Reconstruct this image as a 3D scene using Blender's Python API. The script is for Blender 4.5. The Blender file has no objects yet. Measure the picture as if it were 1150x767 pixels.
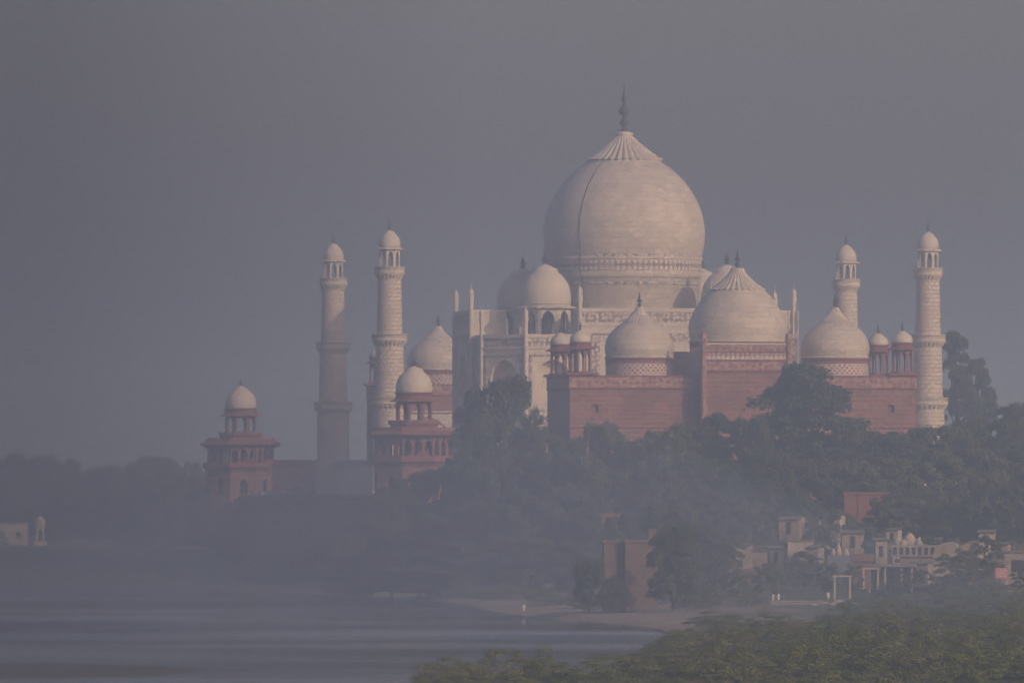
import bpy, math, random
import numpy as np
from mathutils import Vector, Matrix

# ------------------------------------------------------------------ camera, world, sun, exposure
C = bpy.context.scene.collection
sc = bpy.context.scene
F = 12000.0            # focal length in photo pixels (1150 px wide)
CX, HY = 575.0, 563.0  # optical centre column and horizon row
TH = math.asin(0.1201)
CT, ST = math.cos(TH), math.sin(TH)

cam = bpy.data.cameras.new('camera'); camo = bpy.data.objects.new('camera', cam); C.objects.link(camo)
cam.sensor_width = 36.0; cam.lens = F / 1150.0 * 36.0
cam.shift_y = (HY - 383.5) / 1150.0
cam.clip_start = 1.0; cam.clip_end = 20000.0
camo.location = (0, 0, 0); camo.rotation_euler = (math.pi / 2, 0, 0)
sc.camera = camo

SUN_AZ, SUN_EL = math.radians(44), math.radians(21)
sd = Vector((math.sin(SUN_AZ) * math.cos(SUN_EL), -math.cos(SUN_AZ) * math.cos(SUN_EL), math.sin(SUN_EL)))
world = bpy.data.worlds.new('World'); sc.world = world; world.use_nodes = True
nt = world.node_tree
sky = nt.nodes.new('ShaderNodeTexSky'); sky.sky_type = 'NISHITA'; sky.sun_disc = False
sky.sun_elevation = SUN_EL; sky.sun_rotation = math.atan2(sd.x, sd.y)
sky.air_density = 1.0; sky.dust_density = 4.0; sky.ozone_density = 2.0
bg = nt.nodes['Background']; bg.inputs[1].default_value = 0.15
tint = nt.nodes.new('ShaderNodeMix'); tint.data_type = 'RGBA'; tint.blend_type = 'MULTIPLY'; tint.inputs[0].default_value = 1.0
tint.inputs[7].default_value = (1.0, .855, .96, 1)      # smoky air reddens the whole sky evenly
nt.links.new(sky.outputs[0], tint.inputs[6]); nt.links.new(tint.outputs[2], bg.inputs[0])
sun = bpy.data.lights.new('sun', 'SUN'); suno = bpy.data.objects.new('sun', sun); C.objects.link(suno)
sun.energy = 2.4; sun.angle = math.radians(0.6); sun.color = (1.0, 0.78, 0.52)
suno.rotation_euler = sd.to_track_quat('Z', 'Y').to_euler(); suno.location = (300, -300, 400)
sc.view_settings.view_transform = 'Standard'; sc.view_settings.look = 'None'
sc.view_settings.exposure = -0.35; sc.view_settings.gamma = 1.0
sc.view_settings.use_curve_mapping = False
sc.cycles.volume_bounces = 2; sc.cycles.max_bounces = 6; sc.cycles.transparent_max_bounces = 8
sc.cycles.use_denoising = True; sc.cycles.denoising_input_passes = 'RGB'; sc.cycles.use_adaptive_sampling = False
HAZE_DENSITY = 0.00050

# ------------------------------------------------------------------ helpers
def P(px, py, Y):
    return Vector(((px - CX) / F * Y, Y, (HY - py) / F * Y))
TC = Vector((20.1, 1916.0, 0))
def TW(u, v, z=0):
    return Vector((TC.x + u * CT - v * ST, TC.y + u * ST + v * CT, z))

def thing(name, label, cat, loc=(0, 0, 0), rz=0, group=None):
    o = bpy.data.objects.new(name, None); C.objects.link(o)
    o.location = loc; o.rotation_euler = (0, 0, rz); o.empty_display_size = .5
    return tag(o, label, cat, group)
def tag(o, label, cat, group=None, kind=None):
    o['label'] = label; o['category'] = cat
    if group: o['group'] = group
    if kind: o['kind'] = kind
    return o
def copy_tree(o, parent=None):
    c = o.copy(); C.objects.link(c)
    if parent: c.parent = parent
    for ch in list(o.children): copy_tree(ch, c)
    return c

class MB:
    """collects faces with UVs (metres) and material slots; build() links them as one mesh object"""
    def __init__(s): s.v = []; s.f = []; s.uv = []; s.mi = []; s.sm = []
    def face(s, pts, uvs=None, mi=0, smooth=False):
        b = len(s.v); s.v += [tuple(p) for p in pts]; s.f.append(tuple(range(b, b + len(pts))))
        if uvs is None:
            a = Vector(pts[1]) - Vector(pts[0]); n = a.cross(Vector(pts[-1]) - Vector(pts[0]))
            if n.length > 1e-9: n.normalize()
            if abs(n.z) > .8: uvs = [(p[0], p[1]) for p in pts]
            else:
                h = math.hypot(n.x, n.y) or 1; tx, ty = -n.y / h, n.x / h
                uvs = [(p[0] * tx + p[1] * ty, p[2]) for p in pts]
        s.uv += [tuple(q) for q in uvs]; s.mi.append(mi); s.sm.append(smooth)
    def box(s, x0, x1, y0, y1, z0, z1, mi=0, bottom=False):
        p = [(x0, y0), (x1, y0), (x1, y1), (x0, y1)]; s.prism(p, z0, z1, mi, bottom=bottom)
    def prism(s, p, z0, z1, mi=0, top=True, bottom=False):
        n = len(p); d = 0
        for i in range(n):
            a, b = p[i], p[(i + 1) % n]; L = math.hypot(b[0] - a[0], b[1] - a[1])
            s.face([(a[0], a[1], z0), (b[0], b[1], z0), (b[0], b[1], z1), (a[0], a[1], z1)],
                   [(d, z0), (d + L, z0), (d + L, z1), (d, z1)], mi); d += L
        if top: s.face([(q[0], q[1], z1) for q in p], None, mi)
        if bottom: s.face([(q[0], q[1], z0) for q in reversed(p)], None, mi)
    def lathe(s, prof, n=48, c=(0, 0), mi=0, smooth=True, ph=0.0, ribs=0, ribamp=0.0, ribz=(0, 0)):
        R = max(r for r, z in prof); L = 0.0; rows = []
        for k, (r, z) in enumerate(prof):
            if k: L += math.hypot(r - prof[k - 1][0], z - prof[k - 1][1])
            row = []
            for i in range(n + 1):
                a = ph + 2 * math.pi * i / n
                rr = r
                if ribs and ribz[0] <= z <= ribz[1]: rr = r * (1 + ribamp * (abs(math.sin(a * ribs / 2)) - .6))
                row.append(((c[0] + rr * math.cos(a), c[1] + rr * math.sin(a), z), (R * a, L)))
            rows.append(row)
        b = len(s.v)
        for row in rows: s.v += [q[0] for q in row[:n]]
        for k in range(len(rows) - 1):
            for i in range(n):
                j = (i + 1) % n
                s.f.append((b + k * n + i, b + k * n + j, b + (k + 1) * n + j, b + (k + 1) * n + i))
                s.uv += [rows[k][i][1], rows[k][i + 1][1], rows[k + 1][i + 1][1], rows[k + 1][i][1]]
                s.mi.append(mi); s.sm.append(smooth)
    def build(s, name, mats, parent=None, loc=(0, 0, 0), rz=0):
        me = bpy.data.meshes.new(name); me.from_pydata(s.v, [], s.f)
        uvl = me.uv_layers.new(name='UVMap'); uvl.data.foreach_set('uv', np.array(s.uv, dtype=np.float32).ravel())
        for m in (mats if isinstance(mats, (list, tuple)) else [mats]): me.materials.append(m)
        me.polygons.foreach_set('material_index', s.mi); me.polygons.foreach_set('use_smooth', s.sm)
        me.update()
        o = bpy.data.objects.new(name, me); C.objects.link(o)
        if parent: o.parent = parent
        o.location = loc; o.rotation_euler = (0, 0, rz)
        return o

def ngon(r, n, ph): return [(r * math.cos(ph + 2 * math.pi * i / n), r * math.sin(ph + 2 * math.pi * i / n)) for i in range(n)]
def spline(pts, m=5):
    out = []
    P4 = [pts[0]] + list(pts) + [pts[-1]]
    for i in range(1, len(P4) - 2):
        p0, p1, p2, p3 = P4[i - 1:i + 3]
        for k in range(m):
            t = k / m
            out.append(tuple(.5 * (2 * p1[d] + (p2[d] - p0[d]) * t + (2 * p0[d] - 5 * p1[d] + 4 * p2[d] - p3[d]) * t * t
                                   + (3 * p1[d] - p0[d] - 3 * p2[d] + p3[d]) * t ** 3) for d in (0, 1)))
    out.append(tuple(pts[-1])); return out

def arch_curve(l, r, sp, ap, n=10):
    pts = []
    for i in range(n + 1):
        x = -1 + 2 * i / n; t = abs(x)
        f = .78 * math.sqrt(max(0, 1 - t * t)) + .22 * (1 - t)
        pts.append((l + (r - l) * i / n, sp + (ap - sp) * f))
    return pts

def arched_wall(mb, p0, p1, z0, z1, ops, depth=.5, mi=0, mback=None, mrev=None, n=10):
    """wall strip p0->p1 (outside on the right hand side) with pointed arch openings: (centre, half width, sill, spring, apex)"""
    L = math.hypot(p1[0] - p0[0], p1[1] - p0[1]); tx, ty = (p1[0] - p0[0]) / L, (p1[1] - p0[1]) / L
    nx, ny = ty, -tx
    mrev = mi if mrev is None else mrev
    def q(s, z, d=0): return (p0[0] + tx * s - nx * d, p0[1] + ty * s - ny * d, z)
    def quad(a, b, c, d): mb.face([q(*a), q(*b), q(*c), q(*d)], [a, b, c, d], mi)
    x = 0.0
    for (c, hw, sill, sp, ap) in sorted(ops):
        l, r = c - hw, c + hw
        if l > x + 1e-6: quad((x, z0), (l, z0), (l, z1), (x, z1))
        if sill > z0 + 1e-6: quad((l, z0), (r, z0), (r, sill), (l, sill))
        cv = arch_curve(l, r, sp, ap, n)
        for i in range(n): quad(cv[i], cv[i + 1], (cv[i + 1][0], z1), (cv[i][0], z1))
        out = [(l, sill), (r, sill)] + cv[::-1]
        m = len(out)
        for i in range(m):
            a, b = out[i], out[(i + 1) % m]
            if math.hypot(a[0] - b[0], a[1] - b[1]) < 1e-6: continue
            mb.face([q(a[0], a[1]), q(b[0], b[1]), q(b[0], b[1], depth), q(a[0], a[1], depth)], None, mrev)
        if mback is not None:
            mb.face([q(a[0], a[1], depth) for a in out], [a for a in out], mback)
        x = r
    if L > x + 1e-6: quad((x, z0), (L, z0), (L, z1), (x, z1))

# ------------------------------------------------------------------ materials
def mat(name, col, rough=.75):
    m = bpy.data.materials.new(name); m.use_nodes = True
    b = m.node_tree.nodes['Principled BSDF']; b.inputs['Base Color'].default_value = (*col, 1); b.inputs['Roughness'].default_value = rough
    b.inputs['Specular IOR Level'].default_value = .25
    return m, m.node_tree, b
def mixc(nt, a, b, fac, mode='MIX'):
    n = nt.nodes.new('ShaderNodeMix'); n.data_type = 'RGBA'; n.blend_type = mode
    for sock, v in ((n.inputs[6], a), (n.inputs[7], b), (n.inputs[0], fac)):
        if hasattr(v, 'is_linked') or hasattr(v, 'links'): nt.links.new(v, sock)
        elif isinstance(v, (int, float)): sock.default_value = v
        else: sock.default_value = (*v, 1)
    return n.outputs[2]
def noise(nt, scale, detail=4, coord='Object', vec=None, stretch=None):
    tc = nt.nodes.new('ShaderNodeTexCoord'); n = nt.nodes.new('ShaderNodeTexNoise')
    n.inputs['Scale'].default_value = scale; n.inputs['Detail'].default_value = detail
    src = tc.outputs[coord]
    if stretch:
        mp = nt.nodes.new('ShaderNodeMapping'); mp.inputs['Scale'].default_value = stretch; nt.links.new(src, mp.inputs[0]); src = mp.outputs[0]
    nt.links.new(src, n.inputs['Vector']); return n.outputs['Fac']
def ramp(nt, fac, a, b, ca=(0, 0, 0), cb=(1, 1, 1)):
    r = nt.nodes.new('ShaderNodeValToRGB'); nt.links.new(fac, r.inputs[0])
    r.color_ramp.elements[0].position = a; r.color_ramp.elements[1].position = b
    r.color_ramp.elements[0].color = (*ca, 1); r.color_ramp.elements[1].color = (*cb, 1)
    return r.outputs[0]
def blocks(nt, c1, c2, cm, w, h, mortar=.03):
    tc = nt.nodes.new('ShaderNodeTexCoord'); b = nt.nodes.new('ShaderNodeTexBrick')
    nt.links.new(tc.outputs['UV'], b.inputs['Vector'])
    for k, c in (('Color1', c1), ('Color2', c2), ('Mortar', cm)): b.inputs[k].default_value = (*c, 1)
    b.inputs['Scale'].default_value = 1; b.inputs['Mortar Size'].default_value = mortar; b.inputs['Mortar Smooth'].default_value = .2
    b.inputs['Brick Width'].default_value = w; b.inputs['Row Height'].default_value = h; b.inputs['Bias'].default_value = 0
    return b.outputs[0]
def stone(name, c1, c2, cm, w, h, mortar, stain, stain_amt=.5, rough=.7):
    m, nt, b = mat(name, c1, rough)
    col = blocks(nt, c1, c2, cm, w, h, mortar)
    n1 = ramp(nt, noise(nt, .22, 6), .42, .72); n2 = ramp(nt, noise(nt, .9, 5, stretch=(1, 1, .25)), .5, .8)
    col = mixc(nt, col, stain, mixc(nt, (0, 0, 0), (stain_amt,) * 3, n1))
    col = mixc(nt, col, stain, mixc(nt, (0, 0, 0), (stain_amt * .6,) * 3, n2))
    nt.links.new(col, b.inputs['Base Color']); return m

M = {}
M['marble'] = stone('white_marble', (.635, .57, .455), (.49, .435, .35), (.36, .32, .26), 1.7, .95, .045, (.45, .39, .33), .5, .55)
M['marble_joint'] = stone('jointed_marble', (.63, .56, .44), (.53, .465, .365), (.26, .225, .195), 1.25, .72, .06, (.45, .38, .32), .4, .55)
M['marble_plain'] = stone('smooth_marble', (.62, .56, .45), (.56, .505, .41), (.42, .37, .32), 3, 1.5, .02, (.44, .40, .36), .4, .5)
M['red'] = stone('red_sandstone', (.29, .135, .10), (.20, .098, .078), (.36, .24, .19), 2.2, .75, .05, (.16, .085, .075), .7, .85)
M['red_plain'] = stone('carved_red_sandstone', (.26, .11, .088), (.22, .09, .075), (.2, .08, .07), 1.6, .8, .04, (.18, .08, .07), .5, .85)
M['brick'] = stone('old_brick', (.17, .11, .088), (.13, .085, .07), (.16, .13, .11), 1.2, .4, .05, (.13, .10, .09), .7, .9)
M['bronze'] = mat('dark_bronze', (.05, .038, .028), .6)[0]
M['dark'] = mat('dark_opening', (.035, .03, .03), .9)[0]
M['cable'] = mat('dark_cable', (.05, .045, .04), .8)[0]

def patterned(name, base, ink, kind, w, h):
    m, nt, b = mat(name, base, .65)
    tc = nt.nodes.new('ShaderNodeTexCoord'); mp = nt.nodes.new('ShaderNodeMapping'); nt.links.new(tc.outputs['UV'], mp.inputs[0])
    mp.inputs['Scale'].default_value = (1 / w, 1 / h, 1)
    v = nt.nodes.new('ShaderNodeTexVoronoi'); v.voronoi_dimensions = '2D'; v.inputs['Randomness'].default_value = 0
    v.inputs['Scale'].default_value = 1; nt.links.new(mp.outputs[0], v.inputs['Vector'])
    if kind == 'lattice':
        mp.inputs['Rotation'].default_value = (0, 0, math.radians(45)); v.distance = 'CHEBYCHEV'
        fac = ramp(nt, v.outputs['Distance'], .30, .36, (1, 1, 1), (0, 0, 0))
    elif kind == 'scroll':
        v.inputs['Randomness'].default_value = .6; v.distance = 'EUCLIDEAN'
        fac = ramp(nt, v.outputs['Distance'], .30, .45)
    else:  # merlon: row of pointed lobes
        v.distance = 'EUCLIDEAN'; fac = ramp(nt, v.outputs['Distance'], .36, .46)
    n1 = ramp(nt, noise(nt, .5, 4), .35, .7)
    col = mixc(nt, base, ink, fac); col = mixc(nt, col, tuple(.75 * c for c in base), mixc(nt, (0, 0, 0), (.5, .5, .5), n1))
    nt.links.new(col, b.inputs['Base Color']); return m
M['inlay'] = patterned('inlaid_marble', (.60, .52, .43), (.20, .17, .15), 'merlon', 1.0, 1.9)
M['inlay_fine'] = patterned('inlaid_marble_fine', (.60, .52, .43), (.22, .19, .17), 'scroll', .8, .8)
M['lattice'] = patterned('red_white_lattice', (.60, .53, .46), (.27, .11, .09), 'lattice', .62, .62)
M['redband'] = patterned('carved_red_band', (.27, .115, .092), (.40, .26, .215), 'scroll', 1.0, .9)
M['redwhite'] = patterned('red_white_merlons', (.58, .50, .44), (.28, .12, .10), 'merlon', .8, 1.1)

def foliage(name, c1, c2, c3):
    m = bpy.data.materials.new(name); m.use_nodes = True; nt = m.node_tree
    b = nt.nodes['Principled BSDF']; b.inputs['Roughness'].default_value = .75; b.inputs['Specular IOR Level'].default_value = .2
    n1 = ramp(nt, noise(nt, 3.0, 3), .35, .65)
    oi = nt.nodes.new('ShaderNodeObjectInfo')
    col = mixc(nt, c1, c2, n1); col = mixc(nt, col, c3, mixc(nt, (0, 0, 0), (.7, .7, .7), oi.outputs['Random']))
    nt.links.new(col, b.inputs['Base Color'])
    tr = nt.nodes.new('ShaderNodeBsdfTranslucent'); nt.links.new(col, tr.inputs[0])
    mx = nt.nodes.new('ShaderNodeMixShader'); mx.inputs[0].default_value = .25
    nt.links.new(b.outputs[0], mx.inputs[1]); nt.links.new(tr.outputs[0], mx.inputs[2])
    nt.links.new(mx.outputs[0], nt.nodes['Material Output'].inputs[0]); return m
M['leaf'] = foliage('tree_leaves', (.065, .090, .030), (.115, .13, .046), (.12, .115, .055))
M['leaf_dark'] = foliage('dark_tree_leaves', (.044, .068, .028), (.075, .098, .040), (.080, .088, .042))
M['leaf_scrub'] = foliage('scrub_leaves', (.105, .140, .030), (.165, .200, .046), (.19, .18, .06))
m_, nt_, b_ = mat('bark', (.10, .075, .055), .9)
nt_.links.new(mixc(nt_, (.06, .045, .035), (.15, .115, .085), noise(nt_, 2, 4)), b_.inputs['Base Color']); M['bark'] = m_
def plaster(name, c, d=.7):
    m, nt, b = mat(name, c, .85)
    col = mixc(nt, c, tuple(x * d for x in c), ramp(nt, noise(nt, .5, 6), .4, .7)); nt.links.new(col, b.inputs['Base Color']); return m
M['white'] = plaster('whitewash', (.43, .375, .29), .6); M['cream'] = plaster('cream_plaster', (.33, .285, .22), .6); M['tan'] = plaster('tan_plaster', (.28, .22, .16), .6)
M['terracotta'] = plaster('terracotta_plaster', (.21, .115, .082), .6); M['grey'] = plaster('grey_plaster', (.20, .20, .20)); M['bluegrey'] = plaster('blue_grey_plaster', (.17, .20, .24))
M['pink'] = plaster('pink_paint', (.50, .20, .20), .85); M['slab'] = plaster('weathered_slab', (.22, .19, .16))
M['skin'] = mat('skin', (.22, .12, .08), .6)[0]; M['wcloth'] = mat('white_cloth', (.5, .48, .44), .9)[0]; M['bcloth'] = mat('blue_cloth', (.08, .10, .18), .9)[0]
M['hair'] = mat('black_hair', (.02, .018, .016), .6)[0]; M['bird'] = mat('dark_feathers', (.03, .03, .03), .8)[0]

# ------------------------------------------------------------------ ground, water
WL = -14.5
def wl(px, py):
    Y = WL * F / (HY - py); return ((px - CX) / F * Y, Y)
LAND = np.array([(-1700, 2300), wl(-250, 650), wl(0, 652), wl(150, 654), wl(225, 657), wl(262, 661), wl(280, 665), wl(340, 666), wl(400, 668), wl(480, 673),
                 wl(520, 680), wl(560, 688), wl(600, 693), wl(640, 697), wl(690, 702), wl(738, 706), wl(750, 712), wl(738, 735), wl(640, 775), wl(500, 786),
                 wl(440, 830), (-40, 420), (-300, 200), (-300, -400), (1700, -400), (1700, 8000), (-1700, 8000)], dtype=float)
def land_dist(X, Y):
    X = np.asarray(X, float); Y = np.asarray(Y, float); d = np.full(X.shape, 1e9); ins = np.zeros(X.shape, bool)
    n = len(LAND)
    for i in range(n):
        a, b = LAND[i], LAND[(i + 1) % n]; e = b - a
        t = np.clip(((X - a[0]) * e[0] + (Y - a[1]) * e[1]) / (e @ e), 0, 1)
        d = np.minimum(d, np.hypot(X - a[0] - t * e[0], Y - a[1] - t * e[1]))
        c = ((a[1] > Y) != (b[1] > Y))
        with np.errstate(divide='ignore', invalid='ignore'):
            xi = (b[0] - a[0]) * (Y - a[1]) / (b[1] - a[1]) + a[0]
        ins ^= c & (X < xi)
    return np.where(ins, d, -d)
def wob(X, Y):
    return (np.sin(X * .11 + Y * .021) * np.sin(Y * .033 - X * .05) * .5 + np.sin(X * .31 + 1.3) * np.sin(Y * .17 + X * .1) * .28
            + np.sin(X * .83 + Y * .4) * np.sin(Y * .61 - X * .7) * .16)
def ground(X, Y):
    X = np.asarray(X, float); Y = np.asarray(Y, float)
    d = land_dist(X, Y) + 2.5 * wob(X * 1.7, Y * .6)
    u = (X - TC.x) * CT + (Y - TC.y) * ST
    cap = np.interp(Y, [0, 1250, 1350, 1450, 1550, 1690, 1750], [-13.2, -13.2, -12.5, -11.7, -8.5, -1.5, .3])
    cap = np.where(u < -52, np.minimum(cap, -9.5), cap)
    cap = np.where((Y > 2150) & (X < 60), -10.5, cap)
    t = np.clip(d / 75, 0, 1); t = t * t * (3 - 2 * t)
    h = WL + np.clip(d / 3.0, 0, 1) * .55 + (cap - WL - .55) * t + wob(X, Y) * .35 * np.clip(d / 12, 0, 1)
    out = WL - np.clip(-d * .12, 0, 2.2)
    ix, iy = (X - (-40)) / 12.5, (Y - 915) / 33
    r2 = ix ** 2 + iy ** 2 + .25 * wob(X * 2, Y * .7)
    out = np.maximum(out, WL + .55 * np.clip(1 - r2, -1, .6))
    return np.where(d > 0, h, out)
def gz(x, y): return float(ground(np.array([x]), np.array([y]))[0])

def axis(spans):
    out = []
    for a, b, s in spans: out += list(np.arange(a, b, s))
    return np.array(out + [spans[-1][1]], float)
xs = axis([(-1600, -160, 80), (-160, -100, 10), (-100, 110, 2.5), (110, 170, 10), (170, 1600, 70)])
ys = axis([(-300, 600, 60), (600, 850, 12), (850, 1800, 4.5), (1800, 2700, 9), (2700, 7000, 150)])
GX, GY = np.meshgrid(xs, ys); GZ = ground(GX, GY); LD = land_dist(GX, GY)
nx, ny = len(xs), len(ys)
me = bpy.data.meshes.new('ground')
idx = np.arange(nx * ny).reshape(ny, nx)
faces = np.stack([idx[:-1, :-1], idx[:-1, 1:], idx[1:, 1:], idx[1:, :-1]], -1).reshape(-1, 4)
me.from_pydata(np.stack([GX.ravel(), GY.ravel(), GZ.ravel()], -1).tolist(), [], faces.tolist())
at = me.attributes.new('shore', 'FLOAT', 'POINT'); at.data.foreach_set('value', (LD + (np.clip((GY - 1650) / 3, 0, 100) + np.clip((GX - 42) * 3, 0, 80)) * (LD > 0)).ravel().astype(np.float32))
me.polygons.foreach_set('use_smooth', [True] * len(faces)); me.update()
m, nt, b = mat('bank_soil', (.2, .17, .12), .95)
an = nt.nodes.new('ShaderNodeAttribute'); an.attribute_name = 'shore'
dv = nt.nodes.new('ShaderNodeMath'); dv.operation = 'MULTIPLY_ADD'; nt.links.new(an.outputs['Fac'], dv.inputs[0]); dv.inputs[1].default_value = .012
nt.links.new(noise(nt, .05, 6), dv.inputs[2])
sandf = ramp(nt, dv.outputs[0], .66, .95)
sand = mixc(nt, (.30, .245, .18), (.19, .155, .12), ramp(nt, noise(nt, .35, 6), .35, .65))
grass = mixc(nt, (.070, .095, .034), (.11, .115, .05), ramp(nt, noise(nt, .12, 6), .4, .65))
wet = ramp(nt, an.outputs['Fac'], .0, .35)
nt.links.new(mixc(nt, mixc(nt, (.085, .072, .058), sand, wet), grass, sandf), b.inputs['Base Color'])
me.materials.append(m)
go = bpy.data.objects.new('ground', me); C.objects.link(go); go['kind'] = 'structure'

mb = MB(); mb.face([(-1590, -290, WL), (1590, -290, WL), (1590, 6990, WL), (-1590, 6990, WL)])
m, nt, b = mat('river_water', (.028, .030, .030), .12)
b.inputs['Specular IOR Level'].default_value = .5
n1 = noise(nt, .35, 5, stretch=(1, .45, 1)); bp = nt.nodes.new('ShaderNodeBump'); bp.inputs['Strength'].default_value = 1.0; bp.inputs['Distance'].default_value = .45
nt.links.new(n1, bp.inputs['Height']); nt.links.new(bp.outputs[0], b.inputs['Normal'])
ruf = ramp(nt, noise(nt, .02, 5, stretch=(.5, .16, 1)), .50, .62, (.05, .05, .05), (.32, .32, .32)); nt.links.new(ruf, b.inputs['Roughness'])
mud = nt.nodes.new('ShaderNodeBsdfDiffuse'); mud.inputs[0].default_value = (.030, .030, .026, 1)
calm = ramp(nt, noise(nt, .045, 6, stretch=(.22, .35, 1)), .42, .66, (.66, .66, .66), (.12, .12, .12))     # ruffled water mirrors less than calm water
mx = nt.nodes.new('ShaderNodeMixShader'); nt.links.new(calm, mx.inputs[0]); nt.links.new(b.outputs[0], mx.inputs[1]); nt.links.new(mud.outputs[0], mx.inputs[2])
nt.links.new(mx.outputs[0], nt.nodes['Material Output'].inputs[0])
wo = mb.build('river_water', m); wo['kind'] = 'structure'

# ------------------------------------------------------------------ domes, finials, pavilions
def finial_mesh(h, r, n=12):
    mb = MB()
    prof = [(r * .9, 0), (r * .55, h * .05), (r * .45, h * .10), (r * .95, h * .16), (r * .95, h * .20), (r * .4, h * .25), (r * .35, h * .30), (r * 1.15, h * .38), (r * 1.15, h * .43),
            (r * .45, h * .50), (r * .3, h * .58), (r * .6, h * .64), (r * .55, h * .68), (r * .2, h * .74), (r * .16, h * .9), (0.02, h)]
    mb.lathe(prof, n); return mb
def dome_profile(r, h, rl, r0=None):
    r0 = r0 or r * .965
    fr = [(0, r0 / r), (.12, .993), (.26, 1.0), (.41, .969), (.57, .90), (.73, .79), (.88, .62 if rl < .5 else .68), (1, rl)]
    return [(r * a, h * f) for f, a in fr]
def onion(mb, r, z0, h, rl, hl, n=64, ribs=28, mi=0, rtip=.1, lotus=True):
    """bulb from z0, height h to the lotus ring of radius rl*r, ribbed lotus cap of height hl"""
    pr = spline([(a, z0 + b) for a, b in dome_profile(r, h, rl)], 5)
    mb.lathe(pr, n, mi=mi)
    R = rl * r; z = z0 + h
    if lotus:
        pl = [(R * .98, z - .02 * h), (R * 1.09, z + .005 * h), (R * 1.04, z + hl * .06)] + spline([(R * .98, z + hl * .07), (R * .66, z + hl * .36), (R * .36, z + hl * .72), (R * rtip * 2.4, z + hl)], 4)
        mb.lathe(pl, max(n, ribs * 6), mi=mi, ribs=ribs, ribamp=.10, ribz=(z - .02 * h, z + hl * .96))
    else:
        mb.lathe(spline([(R, z), (R * .6, z + hl * .45), (R * .25, z + hl * .8), (.02, z + hl)], 4), n, mi=mi)
def small_dome_mesh(r, h, tip, n=24):
    mb = MB()
    fr = [(0, .97), (.12, 1.0), (.3, .985), (.48, .91), (.66, .755), (.8, .56), (.9, .35), (.96, .2), (1, .1)]
    mb.lathe(spline([(r * a, h * f) for f, a in fr], 3), n)
    mb.lathe([(r * .5, h * .84), (r * .46, h * .9), (r * .2, h * .99), (r * .1, h * 1.03), (.0, h * 1.04)], n, ribs=12, ribamp=.1, ribz=(h * .85, h * .98))
    return mb

def pavilion(parent, loc, r, arc, eave, attic, dh, fin, m_body, m_dome, m_band=None, base=.5, sides=8, depth=.35, rz=0, narch=1, name='pavilion', colw=.2, eave_drop=.25, dr=.97):
    """open domed kiosk: part (base and arcade) with eave, dome, finial as sub-parts"""
    mb = MB(); ph = math.pi / sides
    pr = ngon(r, sides, ph); mb.prism(ngon(r * 1.18, sides, ph), 0, base)
    for i in range(sides):
        a, b = pr[i], pr[(i + 1) % sides]; L = math.hypot(b[0] - a[0], b[1] - a[1]); w = L / narch
        ops = [(w * (k + .5), w * (.5 - colw), base + .02, base + arc * .55, base + arc * .86) for k in range(narch)]
        arched_wall(mb, a, b, base, base + arc, ops, depth, n=8)
    ri = r * .98; mb.prism(ngon(ri, sides, ph), base + arc - .05, base + arc, bottom=True)
    body = mb.build(name, m_body, parent, loc, rz)
    e = MB(); z = base + arc
    e.lathe([(r * .9, z - .02), ((r + eave), z - eave_drop), ((r + eave), z - eave_drop + .14), (r * 1.0, z + .22)], sides, smooth=False, ph=ph)
    e.build('eave', m_body, body)
    d = small_dome_mesh(r * dr, dh, fin); dm = MB()
    if attic > 0:
        dm.lathe([(r * .98, 0), (r * .98, attic * .8), (r * 1.03, attic * .85), (r * 1.03, attic), (r * .9, attic)], 24 if sides > 4 else 24, mi=1 if m_band else 0)
    off = len(dm.v)
    dm.v += [(x, y, zz + attic) for x, y, zz in d.v]; dm.f += [tuple(i + off for i in f) for f in d.f]; dm.uv += d.uv; dm.mi += d.mi; dm.sm += d.sm
    dm.build('dome', [m_dome, m_band or m_dome], body, (0, 0, z + .2))
    if fin > 0: finial_mesh(fin, r * .13, 8).build('finial', M['bronze'], body, (0, 0, z + .2 + attic + dh))
    return body

def pinnacle(parent, loc, h, r, m, cap=True, name='pinnacle'):
    mb = MB(); ph = math.pi / 8
    mb.lathe([(r, 0), (r, h * .9), (r * 1.3, h * .93), (r * 1.3, h * .945), (r * 1.0, h * .95), (r * 1.2, h * .965), (r * 1.05, h * .98), (r * .4, h * .99), (r * .15, h * 1.0), (.02, h * 1.03)], 8, smooth=False, ph=ph)
    for k in (.25, .5, .75): mb.lathe([(r, h * k), (r * 1.18, h * k + .1), (r * 1.18, h * k + .3), (r, h * k + .4)], 8, smooth=False, ph=ph)
    return mb.build(name, m, parent, loc)

# ------------------------------------------------------------------ tomb
ZP = 6.5           # plinth top above the eye level
mausoleum = thing('domed_mausoleum', 'great white marble tomb with the huge central onion dome', 'tomb', TW(0, 0, ZP), TH)
H, CH, PW, PZ, BZ = 28.2, 7.0, 11.5, 27.6, 23.0
mb = MB()
oc = [(-H + CH, -H), (H - CH, -H), (H, -H + CH), (H, H - CH), (H - CH, H), (-H + CH, H), (-H, H - CH), (-H, -H + CH)]
for i in range(8):
    a, b = oc[i], oc[(i + 1) % 8]; L = math.hypot(b[0] - a[0], b[1] - a[1])
    if i % 2 == 0:   # main faces: one bay of niches either side of the portal
        cs = [(L / 2 - PW) / 2, L - (L / 2 - PW) / 2]; hw = 3.1
    else: cs = [L / 2]; hw = 3.0
    arched_wall(mb, a, b, 0, 10.6, [(c, hw, .9, 6.0, 9.0) for c in cs], 2.2, mback=0)
    arched_wall(mb, a, b, 10.6, 20.4, [(c, hw, 11.6, 15.6, 18.6) for c in cs], 2.2, mback=0)
mb.face([(x, y, BZ - 1.2) for x, y in oc])
mb.build('body', M['marble_plain'], mausoleum)
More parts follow.
